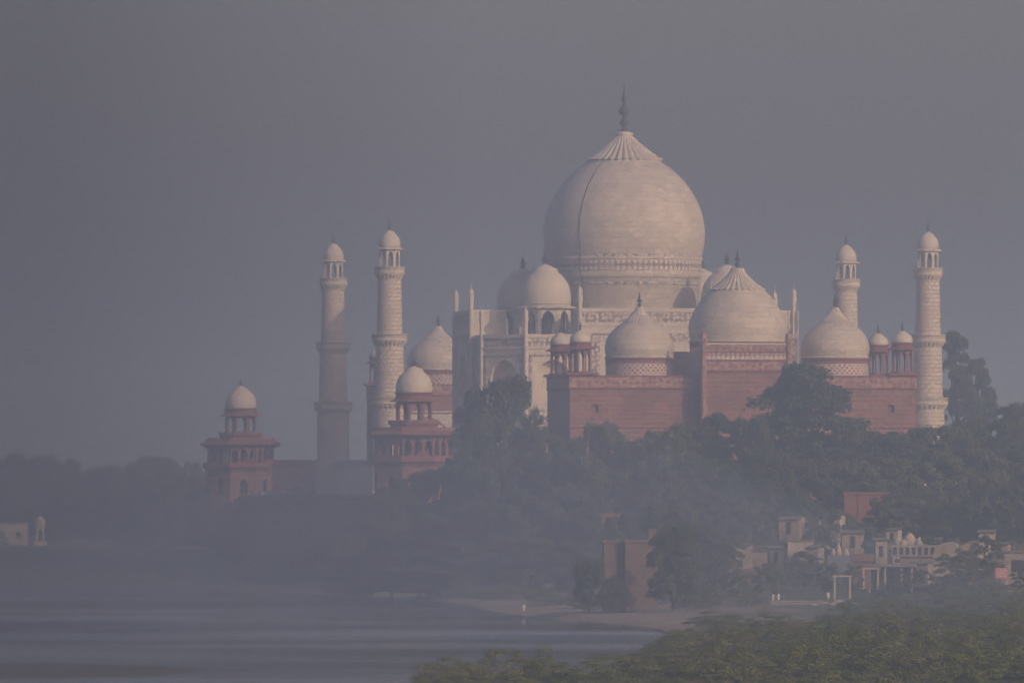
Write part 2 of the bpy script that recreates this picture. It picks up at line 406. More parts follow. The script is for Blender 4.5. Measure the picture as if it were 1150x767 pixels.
# frames in relief round the niches
for i in range(8):
    a, b = oc[i], oc[(i + 1) % 8]; L = math.hypot(b[0] - a[0], b[1] - a[1]); t = ((b[0] - a[0]) / L, (b[1] - a[1]) / L); nn = (t[1], -t[0])
    cs = [(L / 2 - PW) / 2, L - (L / 2 - PW) / 2] if i % 2 == 0 else [L / 2]
    for c in cs:
        for z0, z1 in ((.6, 9.9), (11.2, 19.6)):
            mb = MB()
            for s0, s1, y0, y1 in ((c - 4.2, c - 3.75, z0, z1), (c + 3.75, c + 4.2, z0, z1), (c - 3.76, c + 3.76, z1 - .45, z1)):
                q = [(a[0] + t[0] * s + nn[0] * d, a[1] + t[1] * s + nn[1] * d) for s, d in ((s0, .0), (s0, .18), (s1, .18), (s1, .0))]
                mb.prism(q, y0, y1, bottom=True)
            mb.build('niche_frame', M['inlay_fine'], mausoleum)
mb = MB()
oo = [(x * 1.006, y * 1.006) for x, y in oc]
mb.prism(oo, 20.4, 20.9, top=False); mb.prism(oc, 20.9, 22.3, mi=1, top=False); mb.prism(oo, 22.3, BZ, top=False)
inn = [(x * .985, y * .985) for x, y in oc]
for i in range(8):
    j = (i + 1) % 8
    mb.face([(*oo[i], BZ), (*oo[j], BZ), (*inn[j], BZ), (*inn[i], BZ)]); mb.face([(*inn[j], BZ - 1.2), (*inn[i], BZ - 1.2), (*inn[i], BZ), (*inn[j], BZ)])
    mb.face([(*oc[i], 20.4), (*oc[j], 20.4), (*oo[j], 20.4), (*oo[i], 20.4)][::-1])
mb.build('parapet', [M['marble_plain'], M['inlay_fine']], mausoleum)
for k in range(4):   # portals
    rz = k * math.pi / 2
    mb = MB(); yf = -H - 1.0
    arched_wall(mb, (-PW, yf), (PW, yf), 0, 24.4, [(PW, 6.6, .3, 13.2, 20.2)], 5.0, mback=0, n=16)
    mb.box(-PW, PW, yf, yf + .02, 24.4, 24.41)
    for s in (-1, 1):
        mb.face([(s * PW, yf, 0), (s * PW, yf + 6.5, 0), (s * PW, yf + 6.5, PZ), (s * PW, yf, PZ)][::s])
    mb.face([(PW, yf + 6.5, 0), (-PW, yf + 6.5, 0), (-PW, yf + 6.5, PZ), (PW, yf + 6.5, PZ)])
    mb.box(-PW - .15, PW + .15, yf - .15, yf + 1.2, 24.42, 25.0, bottom=True)
    mb.face([(-PW, yf, 25.0), (PW, yf, 25.0), (PW, yf, 26.9), (-PW, yf, 26.9)], None, 1)
    mb.box(-PW - .15, PW + .15, yf - .15, yf + 1.2, 26.9, PZ, bottom=True)
    mb.face([(-PW, yf, 24.4), (PW, yf, 24.4), (PW, yf + 6.5, PZ - .3), (-PW, yf + 6.5, PZ - .3)])
    for s0, s1, z0, z1 in ((-9.6, -8.2, .3, 23.2), (8.2, 9.6, .3, 23.2), (-8.2, 8.2, 21.8, 23.2)):   # inlaid band of writing round the arch
        mb.box(s0, s1, yf - .1, yf + .05, z0, z1, mi=1, bottom=True)
    po = mb.build('portal', [M['marble_plain'], M['inlay_fine']], mausoleum, (0, 0, 0), rz)
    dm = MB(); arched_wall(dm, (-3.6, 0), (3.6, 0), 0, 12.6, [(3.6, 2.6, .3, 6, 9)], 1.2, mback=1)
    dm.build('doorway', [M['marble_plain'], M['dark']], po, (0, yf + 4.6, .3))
    for s in (-1, 1): pinnacle(po, (s * (PW + .2), yf + .2, 0), 31.6, .42, M['marble_plain'])
for i in range(8): pinnacle(mausoleum, (oc[i][0], oc[i][1], 0), 27.6, .40, M['marble_plain'])
# drum
mb = MB(); z = lambda a: a - ZP
mb.lathe([(13.5, BZ - 2), (13.5, z(39.7)), (13.75, z(39.9)), (14.0, z(40.2)), (14.0, z(40.5))], 96, mi=0)
mb.lathe([(13.85, z(40.5)), (13.85, z(41.2))], 96, mi=0)
mb.lathe([(13.98, z(41.2)), (13.98, z(43.1))], 96, mi=1)
mb.lathe([(13.98, z(43.1)), (14.15, z(43.2)), (14.15, z(43.5)), (14.0, z(43.6))], 96, mi=0)
mb.lathe([(14.0, z(43.6)), (14.0, z(44.1))], 96, mi=2)
mb.lathe([(13.5, z(38.6)), (13.56, z(38.6)), (13.56, z(39.2)), (13.5, z(39.2))], 96, mi=2)
drum = mb.build('drum', [M['marble'], M['inlay'], M['inlay_fine']], mausoleum)
mb = MB(); pr = [(14.0, 44.1), (14.4, 46.2), (14.5, 48.5), (14.1, 51.2), (13.05, 53.9), (11.4, 56.6), (8.9, 59.2), (6.1, 61.2)]
mb.lathe(spline([(r, z(a)) for r, a in pr], 8), 128)
zl = z(61.2)
mb.lathe([(6.0, zl - .25), (6.75, zl), (6.5, zl + .3)] + spline([(6.1, zl + .35), (4.1, zl + 1.9), (2.5, zl + 3.3), (1.45, zl + 4.4)], 4), 192, ribs=32, ribamp=.11, ribz=(zl - .3, zl + 4.2))
mb.lathe([(1.4, zl + 4.3), (1.75, zl + 4.5), (1.7, zl + 4.75), (.9, zl + 5.0), (.6, zl + 5.2)], 24)
dome = mb.build('dome', M['marble'], mausoleum)
finial_mesh(8.9, .85, 16).build('finial', M['bronze'], dome, (0, 0, zl + 5.1))
mb = MB()   # conductor running down the dome
ca = math.atan2(-1, 0) - math.radians(34) - TH
path = [(r, z(a)) for r, a in spline(pr, 6)][::-1]
pth = [(rr + .03, zz) for rr, zz in path] + [(14.2, z(43.4)), (14.1, z(41)), (13.6, z(39.5)), (13.6, BZ)]
for (r0, z0), (r1, z1) in zip(pth, pth[1:]):
    w = .045
    p = [(r * math.cos(ca) - s * w * math.sin(ca), r * math.sin(ca) + s * w * math.cos(ca), zz) for r, zz, s in ((r0, z0, -1), (r0, z0, 1), (r1, z1, 1), (r1, z1, -1))]
    q = [(x * 1.006, y * 1.006, zz) for x, y, zz in p]
    mb.face(q); mb.face([p[0], q[0], q[3], p[3]]); mb.face([p[1], q[1], q[2], p[2]])
mb.build('conductor_cable', M['cable'], dome)
for su in (-1, 1):
    for sv in (-1, 1):
        pavilion(mausoleum, (su * 16.3, sv * 16.3, BZ - .9), 4.7, 5.1, 1.0, .4, 6.8, 2.6, M['marble_plain'], M['marble_plain'], base=.8, depth=.6, colw=.17, name='corner_pavilion', dr=.99)

# plinth
pl = thing('marble_plinth', 'pale marble platform that carries the tomb and its minarets', 'plinth', TW(0, 0, .5), TH)
mb = MB(); s = 47.6; mb.box(-s, s, -s, s, 0, 5.95)
mb.build('base', M['marble_plain'], pl)
mb = MB()
for i in range(4):
    for a, b in (((-s - .2, -s - .2), (s + .2, -s - .2)),):
        q = [(-s - .2, -s - .2), (s + .2, -s - .2), (s + .2, -s + .15), (-s - .2, -s + .15)]
        r = i * math.pi / 2; q = [(x * math.cos(r) - y * math.sin(r), x * math.sin(r) + y * math.cos(r)) for x, y in q]
        mb.prism(q, 5.5, 6.0 + .9, bottom=True)
mb.build('railing', M['inlay_fine'], pl)

# minarets
def minaret():
    t = thing('minaret', '', 'minaret', (0, 0, 0), TH)
    mb = MB()
    mb.lathe([(3.5, -6), (3.5, 0), (3.25, .2), (3.2, .5)], 8, smooth=False, ph=math.pi / 8)
    mb.lathe([(3.0, .4), (2.88, 10.4)], 40); mb.lathe([(2.68, 10.4), (2.42, 21.2)], 40); mb.lathe([(2.30, 21.2), (2.02, 33.0)], 40)
    t_ = mb.build('shaft', M['marble_joint'], t)
    for zc, r, w in ((10.6, 2.85, .75), (21.6, 2.42, .72), (33.3, 2.05, .62)):
        b = MB(); b.lathe([(r - .3, zc - 1.1), (r + .05, zc - .9), (r + .1, zc - .6), (r + w, zc - .05), (r + w, zc + .12), (r + w - .12, zc + .12)], 40, mi=0)
        b.lathe([(r + w - .05, zc + .12), (r + w - .05, zc + .95), (r + w + .05, zc + .97), (r + w + .05, zc + 1.1), (r + w - .2, zc + 1.1), (r + w - .2, zc + .1), (r - .4, zc + .1)], 40, mi=0)
        for k in range(24):   # brackets under the gallery
            a = 2 * math.pi * k / 24; c, s_ = math.cos(a), math.sin(a)
            p = lambda rr, o, zz: (rr * c - o * s_, rr * s_ + o * c, zz)
            for o in (-.11, .11):
                b.face([p(r - .1, o, zc - 1.25), p(r + w - .08, o, zc - .25), p(r + w - .08, o, zc), p(r - .1, o, zc)])
            b.face([p(r - .1, -.11, zc - 1.25), p(r - .1, .11, zc - 1.25), p(r + w - .08, .11, zc - .25), p(r + w - .08, -.11, zc - .25)])
        b.build('gallery', M['marble_plain'], t)
    pavilion(t, (0, 0, 33.4), 1.88, 4.05, .62, .12, 2.75, 2.5, M['marble_plain'], M['marble_plain'], base=.15, depth=.28, colw=.17, name='kiosk', dr=1.02)
    return t
mn = minaret(); MS = 47.5
for i, (u, v, lab) in enumerate(((-MS, -MS, 'marble minaret behind the domed red river tower, second from the left'), (-MS, MS, 'hazy far marble minaret rising from the bare plinth corner, leftmost of the four'),
                                 (MS, MS, 'marble minaret whose lower half is hidden behind the red mosque dome'), (MS, -MS, 'marble minaret beside the tall dark trees, rightmost of the four'))):
    o = mn if i == 0 else copy_tree(mn)
    o.location = TW(u, v, ZP); o['label'] = lab; o['group'] = 'four minarets of the marble tomb'

# ------------------------------------------------------------------ mosque and its twin
def mosque():
    t = thing('sandstone_mosque', '', 'mosque', (0, 0, 0), TH)
    HL, D, ZT = 28.9, 15.0, 20.3
    red, band = M['red'], M['redband']
    mb = MB()
    # rear (west) wall, ends, front (east) wall
    wins = [(4.2, .55, 14.2, 15.3, 15.5), (19.4, .5, 14.2, 15.1, 15.3), (38.4, .5, 14.2, 15.1, 15.3), (53.6, .55, 14.2, 15.3, 15.5)]
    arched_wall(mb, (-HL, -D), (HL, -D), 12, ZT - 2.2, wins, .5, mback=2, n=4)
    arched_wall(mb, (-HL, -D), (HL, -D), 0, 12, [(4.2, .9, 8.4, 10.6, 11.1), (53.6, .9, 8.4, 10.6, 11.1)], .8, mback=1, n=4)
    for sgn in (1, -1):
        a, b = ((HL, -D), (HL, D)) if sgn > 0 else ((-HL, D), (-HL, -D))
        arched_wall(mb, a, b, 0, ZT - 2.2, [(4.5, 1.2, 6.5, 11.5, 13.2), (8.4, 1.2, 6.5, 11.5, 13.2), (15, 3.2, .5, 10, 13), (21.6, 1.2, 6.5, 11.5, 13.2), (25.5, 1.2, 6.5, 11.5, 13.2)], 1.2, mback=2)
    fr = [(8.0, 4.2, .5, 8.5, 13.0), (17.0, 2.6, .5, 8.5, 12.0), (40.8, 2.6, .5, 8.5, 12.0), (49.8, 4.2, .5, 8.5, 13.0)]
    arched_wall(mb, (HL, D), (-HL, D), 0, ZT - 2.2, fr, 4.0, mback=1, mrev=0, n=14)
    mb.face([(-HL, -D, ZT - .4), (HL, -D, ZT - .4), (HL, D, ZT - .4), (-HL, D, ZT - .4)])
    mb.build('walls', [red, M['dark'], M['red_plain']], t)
    mb = MB(); e = .12
    for z0, z1, mi, x in ((ZT - 2.2, ZT - 2.0, 0, e + .12), (ZT - 2.0, ZT - .2, 1, e), (ZT - .2, ZT, 0, e + .1)):
        mb.prism([(-HL - x, -D - x), (HL + x, -D - x), (HL + x, D + x), (-HL - x, D + x)], z0, z1, mi, top=(mi != 1))
    mb.prism([(-HL - .2, -D - .2), (HL + .2, -D - .2), (HL + .2, D + .2), (-HL - .2, D + .2)], 11.6, 11.9, 0, top=True, bottom=True)
    mb.build('cornice', [M['red_plain'], band, M['marble_plain']], t)
    # white arch frames on the front
    for (c, hw, sl, sp, ap) in fr:
        mb = MB()
        o = arch_curve(HL - c - hw - .5, HL - c + hw + .5, sp, ap + .7, 16); i_ = arch_curve(HL - c - hw, HL - c + hw, sp, ap, 16)
        for k in range(16):
            mb.face([(i_[k][0], D + .06, i_[k][1]), (i_[k + 1][0], D + .06, i_[k + 1][1]), (o[k + 1][0], D + .06, o[k + 1][1]), (o[k][0], D + .06, o[k][1])])
        oo = arch_curve(HL - c - hw - .8, HL - c + hw + .8, sp, ap + 1.2, 16)
        for k in range(16):   # white spandrels
            mb.face([(oo[k][0], D + .05, oo[k][1]), (oo[k + 1][0], D + .05, oo[k + 1][1]), (oo[k + 1][0], D + .05, ap + 1.6), (oo[k][0], D + .05, ap + 1.6)])
        for x in (HL - c - hw - 1.1, HL - c + hw + .8): mb.box(x, x + .3, D + .01, D + .1, .5, ap + 2.2)
        mb.box(HL - c - hw - 1.1, HL - c + hw + 1.1, D + .01, D + .1, ap + 1.9, ap + 2.2)
        mb.build('arch_frame', M['marble_plain'], t)
    # projecting rear bay with banded parapet
    mb = MB(); w = 6.95; y0, y1 = -D - 3.4, -D + .5
    q = [(-w, y1), (-w, y0), (w, y0), (w, y1)]
    def ring(z0, z1, x, mi, top=False):
        mb.prism([(-w - x, y0 - x), (w + x, y0 - x), (w + x, y1 + x), (-w - x, y1 + x)], z0, z1, mi, top=top)
    ring(0, 20.9, 0, 0); ring(20.9, 21.2, .2, 1, True); ring(21.2, 22.6, .05, 2); ring(22.6, 22.9, .2, 1, True); ring(22.9, 24.0, .05, 3); ring(24.0, 24.3, .18, 1, True)
    ring(24.3, 25.3, .05, 2); ring(25.3, 25.6, .22, 4, True)
    mb.build('rear_bay', [M['red'], M['red_plain'], band, M['redwhite'], M['marble_plain']], t)
    for s in (-1, 1): pinnacle(t, (s * (w + .15), y0 + .1, 0), 27.6, .50, M['redband'], name='turret')
    # front portal
    mb = MB(); pw = 9.0
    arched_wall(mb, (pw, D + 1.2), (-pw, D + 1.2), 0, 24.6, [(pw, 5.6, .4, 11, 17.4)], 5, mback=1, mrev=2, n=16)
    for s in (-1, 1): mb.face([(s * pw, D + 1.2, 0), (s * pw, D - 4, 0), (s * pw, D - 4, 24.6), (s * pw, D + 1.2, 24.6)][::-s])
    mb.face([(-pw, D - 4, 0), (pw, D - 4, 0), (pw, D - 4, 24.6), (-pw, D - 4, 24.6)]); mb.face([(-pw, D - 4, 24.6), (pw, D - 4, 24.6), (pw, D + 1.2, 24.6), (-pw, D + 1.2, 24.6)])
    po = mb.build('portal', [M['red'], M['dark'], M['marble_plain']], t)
    for s in (-1, 1): pinnacle(po, (s * (pw + .2), D + 1.1, 0), 29.5, .55, M['marble_plain'], name='turret')
    # domes
    for u, r, zd, zs, h, rl, hl, fh in ((0, 8.1, 19, 26.2, 8.4, .53, 3.6, 3.7), (-16.4, 5.75, 19.4, 23.55, 5.7, .42, 2.45, 2.7), (16.4, 5.75, 19.4, 23.55, 5.7, .42, 2.45, 2.7)):
        mb = MB(); onion(mb, r, zs, h, rl, hl)
        mb.lathe([(r * .97, zs - .35), (r * 1.0, zs - .3), (r * 1.0, zs - .1), (r * .965, zs + .02)], 64)
        d = mb.build('dome', M['marble'], t, (u, -8.0, 0))
        g = MB(); zt = zs - .35; rr = r * .975
        g.lathe([(rr, zd), (rr, zt - .85)], 64, mi=1); g.lathe([(rr + .05, zt - .85), (rr + .1, zt - .75), (rr + .03, zt - .7), (rr + .03, zt - .25), (rr + .15, zt - .2), (rr + .15, zt), (rr * .9, zt)], 64, mi=0)
        g.build('drum', [M['red_plain'], M['lattice']], d)
        finial_mesh(fh, .42, 12).build('finial', M['bronze'], d, (0, 0, zs + h + hl - .1))
    # corner pavilions
    for su in (-1, 1):
        for sv in (-1, 1):
            mb = MB(); mb.box(-2.65, 2.65, -2.65, 2.65, .0, .35, bottom=True)
            k = mb.build('corner_base', M['red_plain'], t, (su * (HL - 2.0), sv * (D - 2.0), ZT + .05))
            pavilion(k, (0, 0, .35), 1.8, 3.9, .85, .75, 1.9, 1.8, M['red_plain'], M['marble_plain'], M['red_plain'], base=.25, depth=.2, name='pavilion', colw=.12)
    return t
mq = mosque(); mq.location = TW(0, -136, .5); tag(mq, 'red sandstone mosque with three white domes in front of the tomb', 'mosque')
jw = copy_tree(mq); jw.scale = (1.045, 1, 1); jw.location = TW(0, 136, 2.0); jw.rotation_euler = (0, 0, TH + math.pi)
tag(jw, 'far red building with one white dome showing between minaret and tomb', 'guest house')

# river terrace
ter = thing('river_terrace', 'long red sandstone river wall under the left tower and its terrace', 'terrace wall', TW(0, 0, 0), TH)
mb = MB(); mb.prism([(-54.7, -152), (56, -152), (56, 152), (-54.7, 152)], -16, .5)
mb.prism([(-55.0, -152.2), (-54.2, -152.2), (-54.2, 152.2), (-55.0, 152.2)], -1.0, -.6, bottom=True)
mb.build('wall', M['red'], ter)
mb = MB()
for k in range(150): mb.box(-55.0, -54.5, -151 + k * 2.02, -151 + k * 2.02 + 1.3, .5, 1.35)
mb.box(-54.95, -54.55, -152, 152, .5, .9)
mb.build('parapet', M['red_plain'], ter)

def river_tower():
    t = thing('river_tower', '', 'tower', (0, 0, 0), TH)
    ph = math.pi / 8; R = 6.8
    mb = MB(); pr = ngon(R, 8, ph)
    for i in range(8):
        a, b = pr[i], pr[(i + 1) % 8]; L = math.hypot(b[0] - a[0], b[1] - a[1])
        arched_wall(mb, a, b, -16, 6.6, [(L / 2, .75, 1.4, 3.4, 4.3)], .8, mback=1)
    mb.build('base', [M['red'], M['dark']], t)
    mb = MB(); mb.lathe([(R, 5.7), (R + .5, 6.3), (R + .9, 6.5), (R + .9, 6.75), (R + .1, 6.8)], 8, smooth=False, ph=ph)
    mb.lathe([(R + .85, 6.75), (R + .85, 7.5), (R + .7, 7.5), (R + .7, 6.75)], 8, smooth=False, ph=ph); mb.build('gallery', M['red_plain'], t)
    mb = MB(); pr = ngon(R - .1, 8, ph)
    for i in range(8):
        a, b = pr[i], pr[(i + 1) % 8]; L = math.hypot(b[0] - a[0], b[1] - a[1]); w = L / 3
        arched_wall(mb, a, b, 6.7, 11.2, [(w * (k + .5), w * .36, 6.9, 9.0, 10.1) for k in range(3)], .7, n=8)
    mb.prism(ngon(2.6, 8, ph), 6.7, 11.2); mb.build('arcade', M['red_plain'], t)
    mb = MB(); mb.lathe([(R - .2, 11.1), (R + 1.5, 10.9), (R + 1.5, 11.1), (R + .2, 11.6), (R + .1, 12.2), (0, 12.2)], 8, smooth=False, ph=ph)
    for k in range(24):
        a = 2 * math.pi * k / 24; c, s_ = math.cos(a), math.sin(a); p = lambda rr, o, zz: (rr * c - o * s_, rr * s_ + o * c, zz)
        for o in (-.12, .12): mb.face([p(R - .6, o, 10.0), p(R + 1.0, o, 10.9), p(R - .6, o, 11.0)])
    mb.build('eave', M['red_plain'], t)
    mb = MB(); mb.lathe([(4.0, 12.2), (4.2, 12.6), (4.45, 12.7), (4.45, 13.3), (3.4, 13.35)], 8, smooth=False, ph=ph); mb.build('upper_base', M['red_plain'], t)
    pavilion(t, (0, 0, 13.2), 3.15, 3.4, 1.0, 1.0, 4.2, 1.6, M['red_plain'], M['marble_plain'], M['red_plain'], base=.15, depth=.3, colw=.14, name='kiosk', eave_drop=.35)
    return t
rt = river_tower(); rt.location = TW(-54.7, -150.5, 0); tag(rt, 'red sandstone tower with white domed kiosk in front of the second minaret', 'tower', 'river towers at the terrace corners')
r2 = copy_tree(rt); r2.location = TW(-54.7, 150.5, 0); tag(r2, 'faint red tower with domed kiosk standing alone at the far left', 'tower', 'river towers at the terrace corners')
ew = thing('terrace_wall', 'red wall with dark arched doors joining the far left tower', 'wall', TW(-54.7, 146, .5), TH)
mb = MB(); arched_wall(mb, (4.5, 0), (26, 0), 0, 6.6, [(6.0, .8, .2, 2.0, 2.6), (10.6, 1.7, .2, 3.4, 4.6), (16, 1.7, .2, 3.4, 4.6)], 1.2, mback=1)
mb.box(4.5, 26, .02, 8, 6.55, 6.6); mb.build('face', [M['red'], M['dark']], ew)
mb = MB(); mb.box(4.4, 26.1, -.35, .3, 6.6, 7.5, bottom=True); mb.build('coping', M['red_plain'], ew)

# ------------------------------------------------------------------ trees
def leaf_mesh(name, cen, nor, w, h, up=None, seed=0, material=None):
    rng = np.random.default_rng(seed); n = len(cen)
    nor = nor / np.maximum(np.linalg.norm(nor, axis=1, keepdims=True), 1e-6)
    r = rng.normal(size=(n, 3)) if up is None else up
    t = np.cross(nor, r); t /= np.maximum(np.linalg.norm(t, axis=1, keepdims=True), 1e-6); b = np.cross(nor, t)
    w = np.asarray(w).reshape(-1, 1) * .5; h = np.asarray(h).reshape(-1, 1) * .5
    V = np.stack([cen - t * w * .5 - b * h, cen + t * w * .6 - b * h * .7, cen + t * w * .4 + b * h, cen - t * w + b * h * .4], 1).reshape(-1, 3)
    me = bpy.data.meshes.new(name); me.vertices.add(4 * n); me.vertices.foreach_set('co', V.astype(np.float32).ravel())
    me.loops.add(4 * n); me.loops.foreach_set('vertex_index', np.arange(4 * n, dtype=np.int32))
    me.polygons.add(n); me.polygons.foreach_set('loop_start', np.arange(0, 4 * n, 4, dtype=np.int32)); me.polygons.foreach_set('loop_total', np.full(n, 4, np.int32))
    me.materials.append(material); me.update(); me.validate(); return me

def skin_branches(mb, paths):
    for pts, r0, r1 in paths:
        n = len(pts); rings = []
        for k, p in enumerate(pts):
            r = r0 + (r1 - r0) * k / (n - 1); d = (Vector(pts[min(k + 1, n - 1)]) - Vector(pts[max(k - 1, 0)])).normalized()
            a = d.orthogonal().normalized(); c = d.cross(a)
            rings.append([tuple(Vector(p) + (a * math.cos(t) + c * math.sin(t)) * r) for t in [2 * math.pi * i / 6 for i in range(6)]])
        for k in range(n - 1):
            for i in range(6):
                j = (i + 1) % 6; mb.face([rings[k][i], rings[k][j], rings[k + 1][j], rings[k + 1][i]], smooth=True)

def tree_proto(kind, seed, mleaf):
    """unit tree: width 1, height 1, standing on the origin"""
    rng = np.random.default_rng(seed); rnd = random.Random(seed)
    cl = []   # clumps: centre, radii
    if kind == 'broad':
        for k in range(74):
            th = rng.uniform(0, 2 * np.pi); f = rng.uniform(0, 1) ** .42; zz = rng.uniform(.10, .91)
            env = .43 * min(1, math.sin(math.pi * min(1, max(0, (zz + .25) / 1.28)) ** 1.25) ** .55)
            cl.append((env * f * math.cos(th), env * f * math.sin(th), zz, rng.uniform(.08, .15), rng.uniform(.06, .10)))
        nl, ls, zmin = 290, .025, .04
    elif kind == 'umbrella':
        for lz, lr, cnt in ((.90, .22, 18), (.78, .36, 30), (.62, .42, 34), (.44, .46, 34), (.28, .40, 20)):
            for k in range(cnt):
                th = rng.uniform(0, 2 * np.pi); f = rng.uniform(0, 1) ** .5
                cl.append((lr * f * math.cos(th), lr * f * math.sin(th), lz + rng.uniform(-.05, .04) - .10 * f * f, rng.uniform(.08, .13), rng.uniform(.05, .075)))
        nl, ls, zmin = 200, .023, .2
    elif kind == 'tall':
        for k in range(84):
            th = rng.uniform(0, 2 * np.pi); f = rng.uniform(0, 1) ** .5; zz = rng.uniform(.12, .96)
            env = .40 * min(1, (1.02 - zz) / .5) ** .6
            cl.append((env * f * math.cos(th), env * f * math.sin(th), zz, rng.uniform(.10, .18), rng.uniform(.03, .06)))
        nl, ls, zmin = 200, .027, .1
    else:     # loose, airy crown
        for k in range(52):
            th = rng.uniform(0, 2 * np.pi); f = rng.uniform(0, 1) ** .45; zz = rng.uniform(.2, .93)
            env = .44 * (1 - ((zz - .52) / .5) ** 2) ** .5 if abs(zz - .52) < .48 else .1
            cl.append((env * f * math.cos(th), env * f * math.sin(th), zz, rng.uniform(.07, .12), rng.uniform(.05, .09)))
        nl, ls, zmin = 170, .023, .1
    cen, nor = [], []
    for (x, y, z0, r, rz) in cl:
        d = rng.normal(size=(nl, 3)); d /= np.linalg.norm(d, axis=1, keepdims=True); d[:, 2] = np.where(d[:, 2] < -.35, -d[:, 2] * .7, d[:, 2])
        rad = rng.uniform(.35, 1.08, size=(nl, 1)) ** .6
        p = np.array([x, y, z0]) + d * rad * np.array([r, r, rz]); cen.append(p); nor.append(d * .9 + rng.normal(size=(nl, 3)) * .45 + np.array([0, 0, .25]))
    cen = np.concatenate(cen); nor = np.concatenate(nor); n = len(cen)
    cen[:, 2] = np.clip(cen[:, 2], zmin * .5, 1.0)
    sz = ls * rng.uniform(.6, 1.35, n)
    me = leaf_mesh('crown', cen, nor, sz, sz * 1.25, seed=seed, material=mleaf)
    mb = MB(); paths = [([(0, 0, -.05), (.01, .005, .15), (-.01, .01, .4), (.01, 0, .8 if kind == 'tall' else .6)], .032, .012)]
    for k in range(9):
        c = cl[rnd.randrange(len(cl))]; zb = rnd.uniform(.15, .5); paths.append(([(0, 0, zb), (c[0] * .5, c[1] * .5, zb + (c[2] - zb) * .6), (c[0], c[1], c[2])], .013, .004))
    skin_branches(mb, paths)
    root = bpy.data.objects.new('tree_proto', None); tr = mb.build('trunk', M['bark'])
    co = bpy.data.objects.new('crown', me); return (tr.data, co.data, tr, co)

PROTO = {}
for k, kinds in (('broad', 3), ('umbrella', 1), ('tall', 2), ('loose', 2)):
    for s in range(kinds):
        for mk in ('leaf', 'leaf_dark'):
            td, cd, tr, co = tree_proto(k, 11 + 7 * s + len(k), M[mk]); bpy.data.objects.remove(tr); bpy.data.objects.remove(co)
            PROTO.setdefault((k, mk), []).append((td, cd))
rng_t = random.Random(5)
def tree(px, ytop, wpx, Y, kind='broad', leaf='leaf', label='', group=None, name='tree', base=None):
    X = (px - CX) / F * Y; g = gz(X, Y) if base is None else base
    top = (HY - ytop) / F * Y; w = wpx / F * Y * 1.06; h = max(2.0, top - g)
    t = thing(name, label, 'tree', (X, Y, g), rng_t.uniform(0, 6.28), group)
    td, cd = rng_t.choice(PROTO[(kind, leaf)])
    for nm, d in (('trunk', td), ('crown', cd)):
        o = bpy.data.objects.new(nm, d); C.objects.link(o); o.parent = t
    t.scale = (w, w, h)
    return t

# single trees that stand out
tree(563, 416, 112, 1700, 'broad', 'leaf_dark', 'tall dense tree in front of the tomb\'s shaded corner')
tree(604, 446, 34, 1696, 'loose', 'leaf', 'small slender tree between the dense tall tree and the mosque wall')
tree(528, 452, 56, 1690, 'loose', 'leaf_dark', 'thin dark tree right of the nearer red river tower')
tree(905, 403, 140, 1690, 'umbrella', 'leaf_dark', 'dark layered spreading tree standing before the mosque\'s right dome')
tree(1074, 371, 56, 2040, 'tall', 'leaf_dark', 'very tall dark tree just right of the rightmost minaret', base=0)
tree(1098, 402, 50, 2030, 'tall', 'leaf_dark', 'tall dark tree with a ragged top, right of the tallest tree', base=0)
tree(1150, 446, 74, 1800, 'broad', 'leaf_dark', 'dark rounded tree on the right edge above the wood')
tree(678, 470, 60, 1700, 'broad', 'leaf', 'rounded tree low against the mosque\'s left red wall')
# wooded belt below the mosque
G1 = 'trees crowded below the red mosque'
for px, yt, w in ((655, 500, 50), (712, 486, 50), (740, 474, 60), (775, 472, 56), (812, 464, 62), (845, 466, 50), (880, 474, 60), (960, 478, 70), (1000, 478, 64), (1045, 474, 60), (1085, 470, 64), (1120, 462, 60)):
    tree(px, yt + rng_t.uniform(-3, 3), w * 1.15, rng_t.uniform(1660, 1715), rng_t.choice(['broad', 'broad', 'loose']), rng_t.choice(['leaf', 'leaf_dark']), 'rounded hazy green tree in the row under the mosque wall', G1)
G2 = 'trees in the middle of the wood below the mosque'
for px, yt, w in ((640, 540, 60), (690, 530, 66), (735, 520, 60), (780, 506, 64), (825, 512, 66), (865, 500, 60), (905, 505, 70), (955, 516, 66), (1000, 510, 70), (1050, 505, 66), (1095, 498, 70), (1140, 496, 70)):
    tree(px, yt + rng_t.uniform(-4, 4), w * 1.15, rng_t.uniform(1600, 1640), 'broad', rng_t.choice(['leaf', 'leaf_dark']), 'rounded green tree midway up the wood below the mosque', G2)
G3 = 'trees at the wood\'s lower edge above the village'
for px, yt, w in ((760, 566, 56), (800, 552, 64), (842, 560, 60), (880, 548, 64), (1015, 548, 74), (1062, 545, 60), (1098, 540, 60), (1138, 545, 60), (1050, 560, 50), (1145, 575, 40), (1110, 578, 44)):
    tree(px, yt, w * 1.15, rng_t.uniform(1540, 1575), rng_t.choice(['broad', 'loose']), rng_t.choice(['leaf', 'leaf_dark']), 'leafy tree at the lower edge of the wood beside the village roofs', G3)
